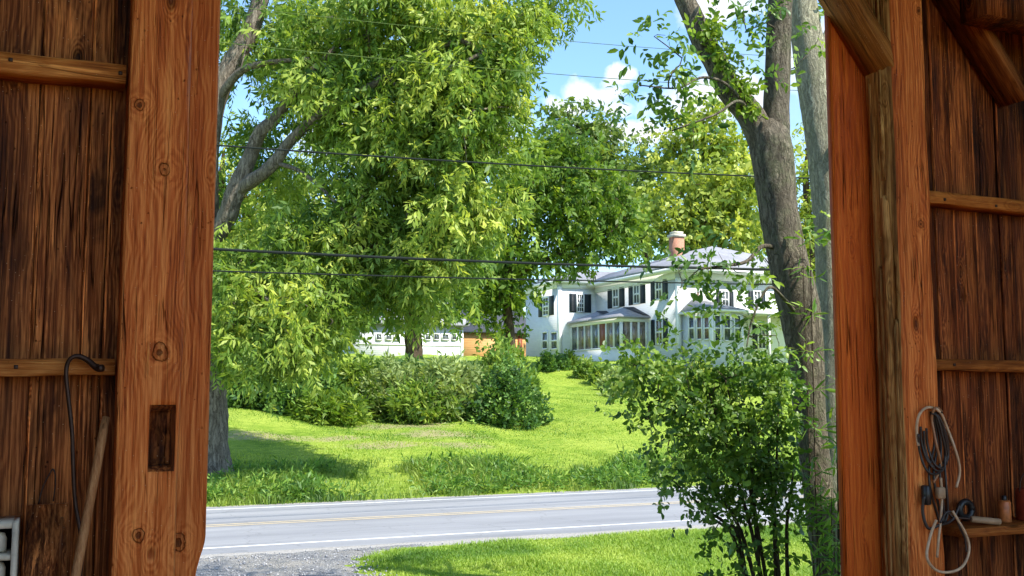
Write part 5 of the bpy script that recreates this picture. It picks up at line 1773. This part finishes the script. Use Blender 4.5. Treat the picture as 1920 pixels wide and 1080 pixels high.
# ---- grasses
def blades(name, X, Y, h, w, lean, mat, label, cat='grass', t=None):
    n = len(X)
    Z = gz(X, Y)
    a = RNG.uniform(0, 2 * PI, n)
    d = np.stack([np.cos(a), np.sin(a), np.zeros(n)], -1)
    s = np.stack([-np.sin(a), np.cos(a), np.zeros(n)], -1)
    q = RNG.uniform(0, 1, n) * PI
    s = np.stack([np.cos(q), np.sin(q) * .5, np.zeros(n)], -1)
    P = np.stack([X, Y, Z - .01], -1)
    h = np.broadcast_to(h, (n,)) * RNG.uniform(.6, 1.25, n)
    w = np.broadcast_to(w, (n,)) * RNG.uniform(.7, 1.3, n)
    L = lean * RNG.uniform(.2, 1.2, n)
    m = P + d * (h * L * .35)[:, None] + np.array([0, 0, 1.0]) * (h * .62)[:, None]
    e = P + d * (h * L)[:, None] + np.array([0, 0, 1.0]) * (h * (1 - .25 * L))[:, None]
    V = np.stack([P - s * w[:, None], P + s * w[:, None], m + s * (w * .8)[:, None], m - s * (w * .8)[:, None], e], 1).reshape(-1, 3)
    i = np.arange(n) * 5
    F = [np.stack([i, i + 1, i + 2, i + 3], -1), np.stack([i + 3, i + 2, i + 4], -1)]
    if t is None:
        t = np.full(n, .5)
    T = np.clip(t + RNG.normal(size=n) * .15, 0, 1)
    tag(mesh_obj(name, V, F, mat, tint=np.concatenate([T, T])), label, cat, kind='stuff')


def in_view(X, Y, pad=.06):
    cx = X * math.cos(YAW) - Y * math.sin(YAW)
    cd = X * math.sin(YAW) + Y * math.cos(YAW)
    u = cx / cd * FPX + 960
    return (u > 330) & (u < 1680)


def scatter(n, x0, x1, y0, y1):
    X, Y = RNG.uniform(x0, x1, n), RNG.uniform(y0, y1, n)
    k = in_view(X, Y)
    return X[k], Y[k]


# tall bank beyond the road: clumped
X, Y = scatter(150000, 0, 40, 26.9, 33.5)
cl = smoothnoise(X, Y, .9, 3) * .5 + smoothnoise(X, Y, 2.6, 4) * .35
fade = np.clip((33.2 - Y) / 3.5, 0, 1) * np.where(Y < 27.5, .55, 1)
top = np.clip(.42 + cl, .12, 1.3) * fade
k = RNG.random(len(X)) < np.clip(top * 1.2, 0, 1)
blades('tall_grass', X[k], Y[k], .10 + .42 * top[k], .013, .7, LV['tall'], 'tall uneven grass on the bank along the far road edge', t=np.clip(.55 - .35 * smoothnoise(X[k], Y[k], 1.1, 3), 0, 1))
# broad weeds among it
X, Y = scatter(2600, 0, 40, 27.2, 31.5)
k = smoothnoise(X, Y, .9, 3) > -.35 + (Y - 27.2) * .12
X, Y = X[k], Y[k]
C = np.stack([X, Y, gz(X, Y) + .02], -1)
C = np.repeat(C, 5, 0) + RNG.normal(size=(len(C) * 5, 3)) * np.array([.12, .12, .06]) + np.array([0, 0, .08])
V, F, T = leaf_mesh(C, RNG.normal(size=C.shape) + np.array([0, 0, 1.3]), 5, .28, .19, .022, .25, np.clip(RNG.normal(.45, .22, len(C)), 0, 1))
tag(mesh_obj('weeds', V, F, LV['weed'], tint=T), 'leafy weeds mixed into the tall roadside bank', 'weeds', kind='stuff')
# mown lawn up to the house
X, Y = scatter(330000, 2, 62, 32, 68)
k = RNG.random(len(X)) < np.clip(1.15 - (Y - 32) / 45, .2, 1)
X, Y = X[k], Y[k]
blades('lawn_grass', X, Y, .055 + .03 * np.clip(smoothnoise(X, Y, .8, 12), -.8, 1.2), .014, .9, LV['lawn'], 'short mown grass on the lawn rising to the house', t=np.clip(.55 + .3 * smoothnoise(X, Y, .35, 14) + .2 * smoothnoise(X, Y, 1.9, 15), 0, 1))
# rough grass on this side of the road
X, Y = scatter(190000, 3.6, 18, 10.5, 19.0)
edge = np.interp(Y, [5, 14, 15.5, 16.6, 17.6, 18.3, 19], [4.6, 4.75, 4.7, 4.72, 4.9, 5.6, 7.0])
k = (X > edge + RNG.normal(size=len(X)) * .16) & (Y < 18.62 + .2 * smoothnoise(X, X * 0, 2.3, 77) + .08 * RNG.normal(size=len(X)))
X, Y = X[k], Y[k]
blades('verge_grass', X, Y, .075 + .035 * np.clip(smoothnoise(X, Y, 1.5, 41), -1, 1.2), .0065, .9, LV['lawn'], 'rough short grass between the gravel drive, road and shrub', t=np.clip(.5 + .3 * smoothnoise(X, Y, .9, 42) + .2 * smoothnoise(X, Y, 3, 43), 0, 1))
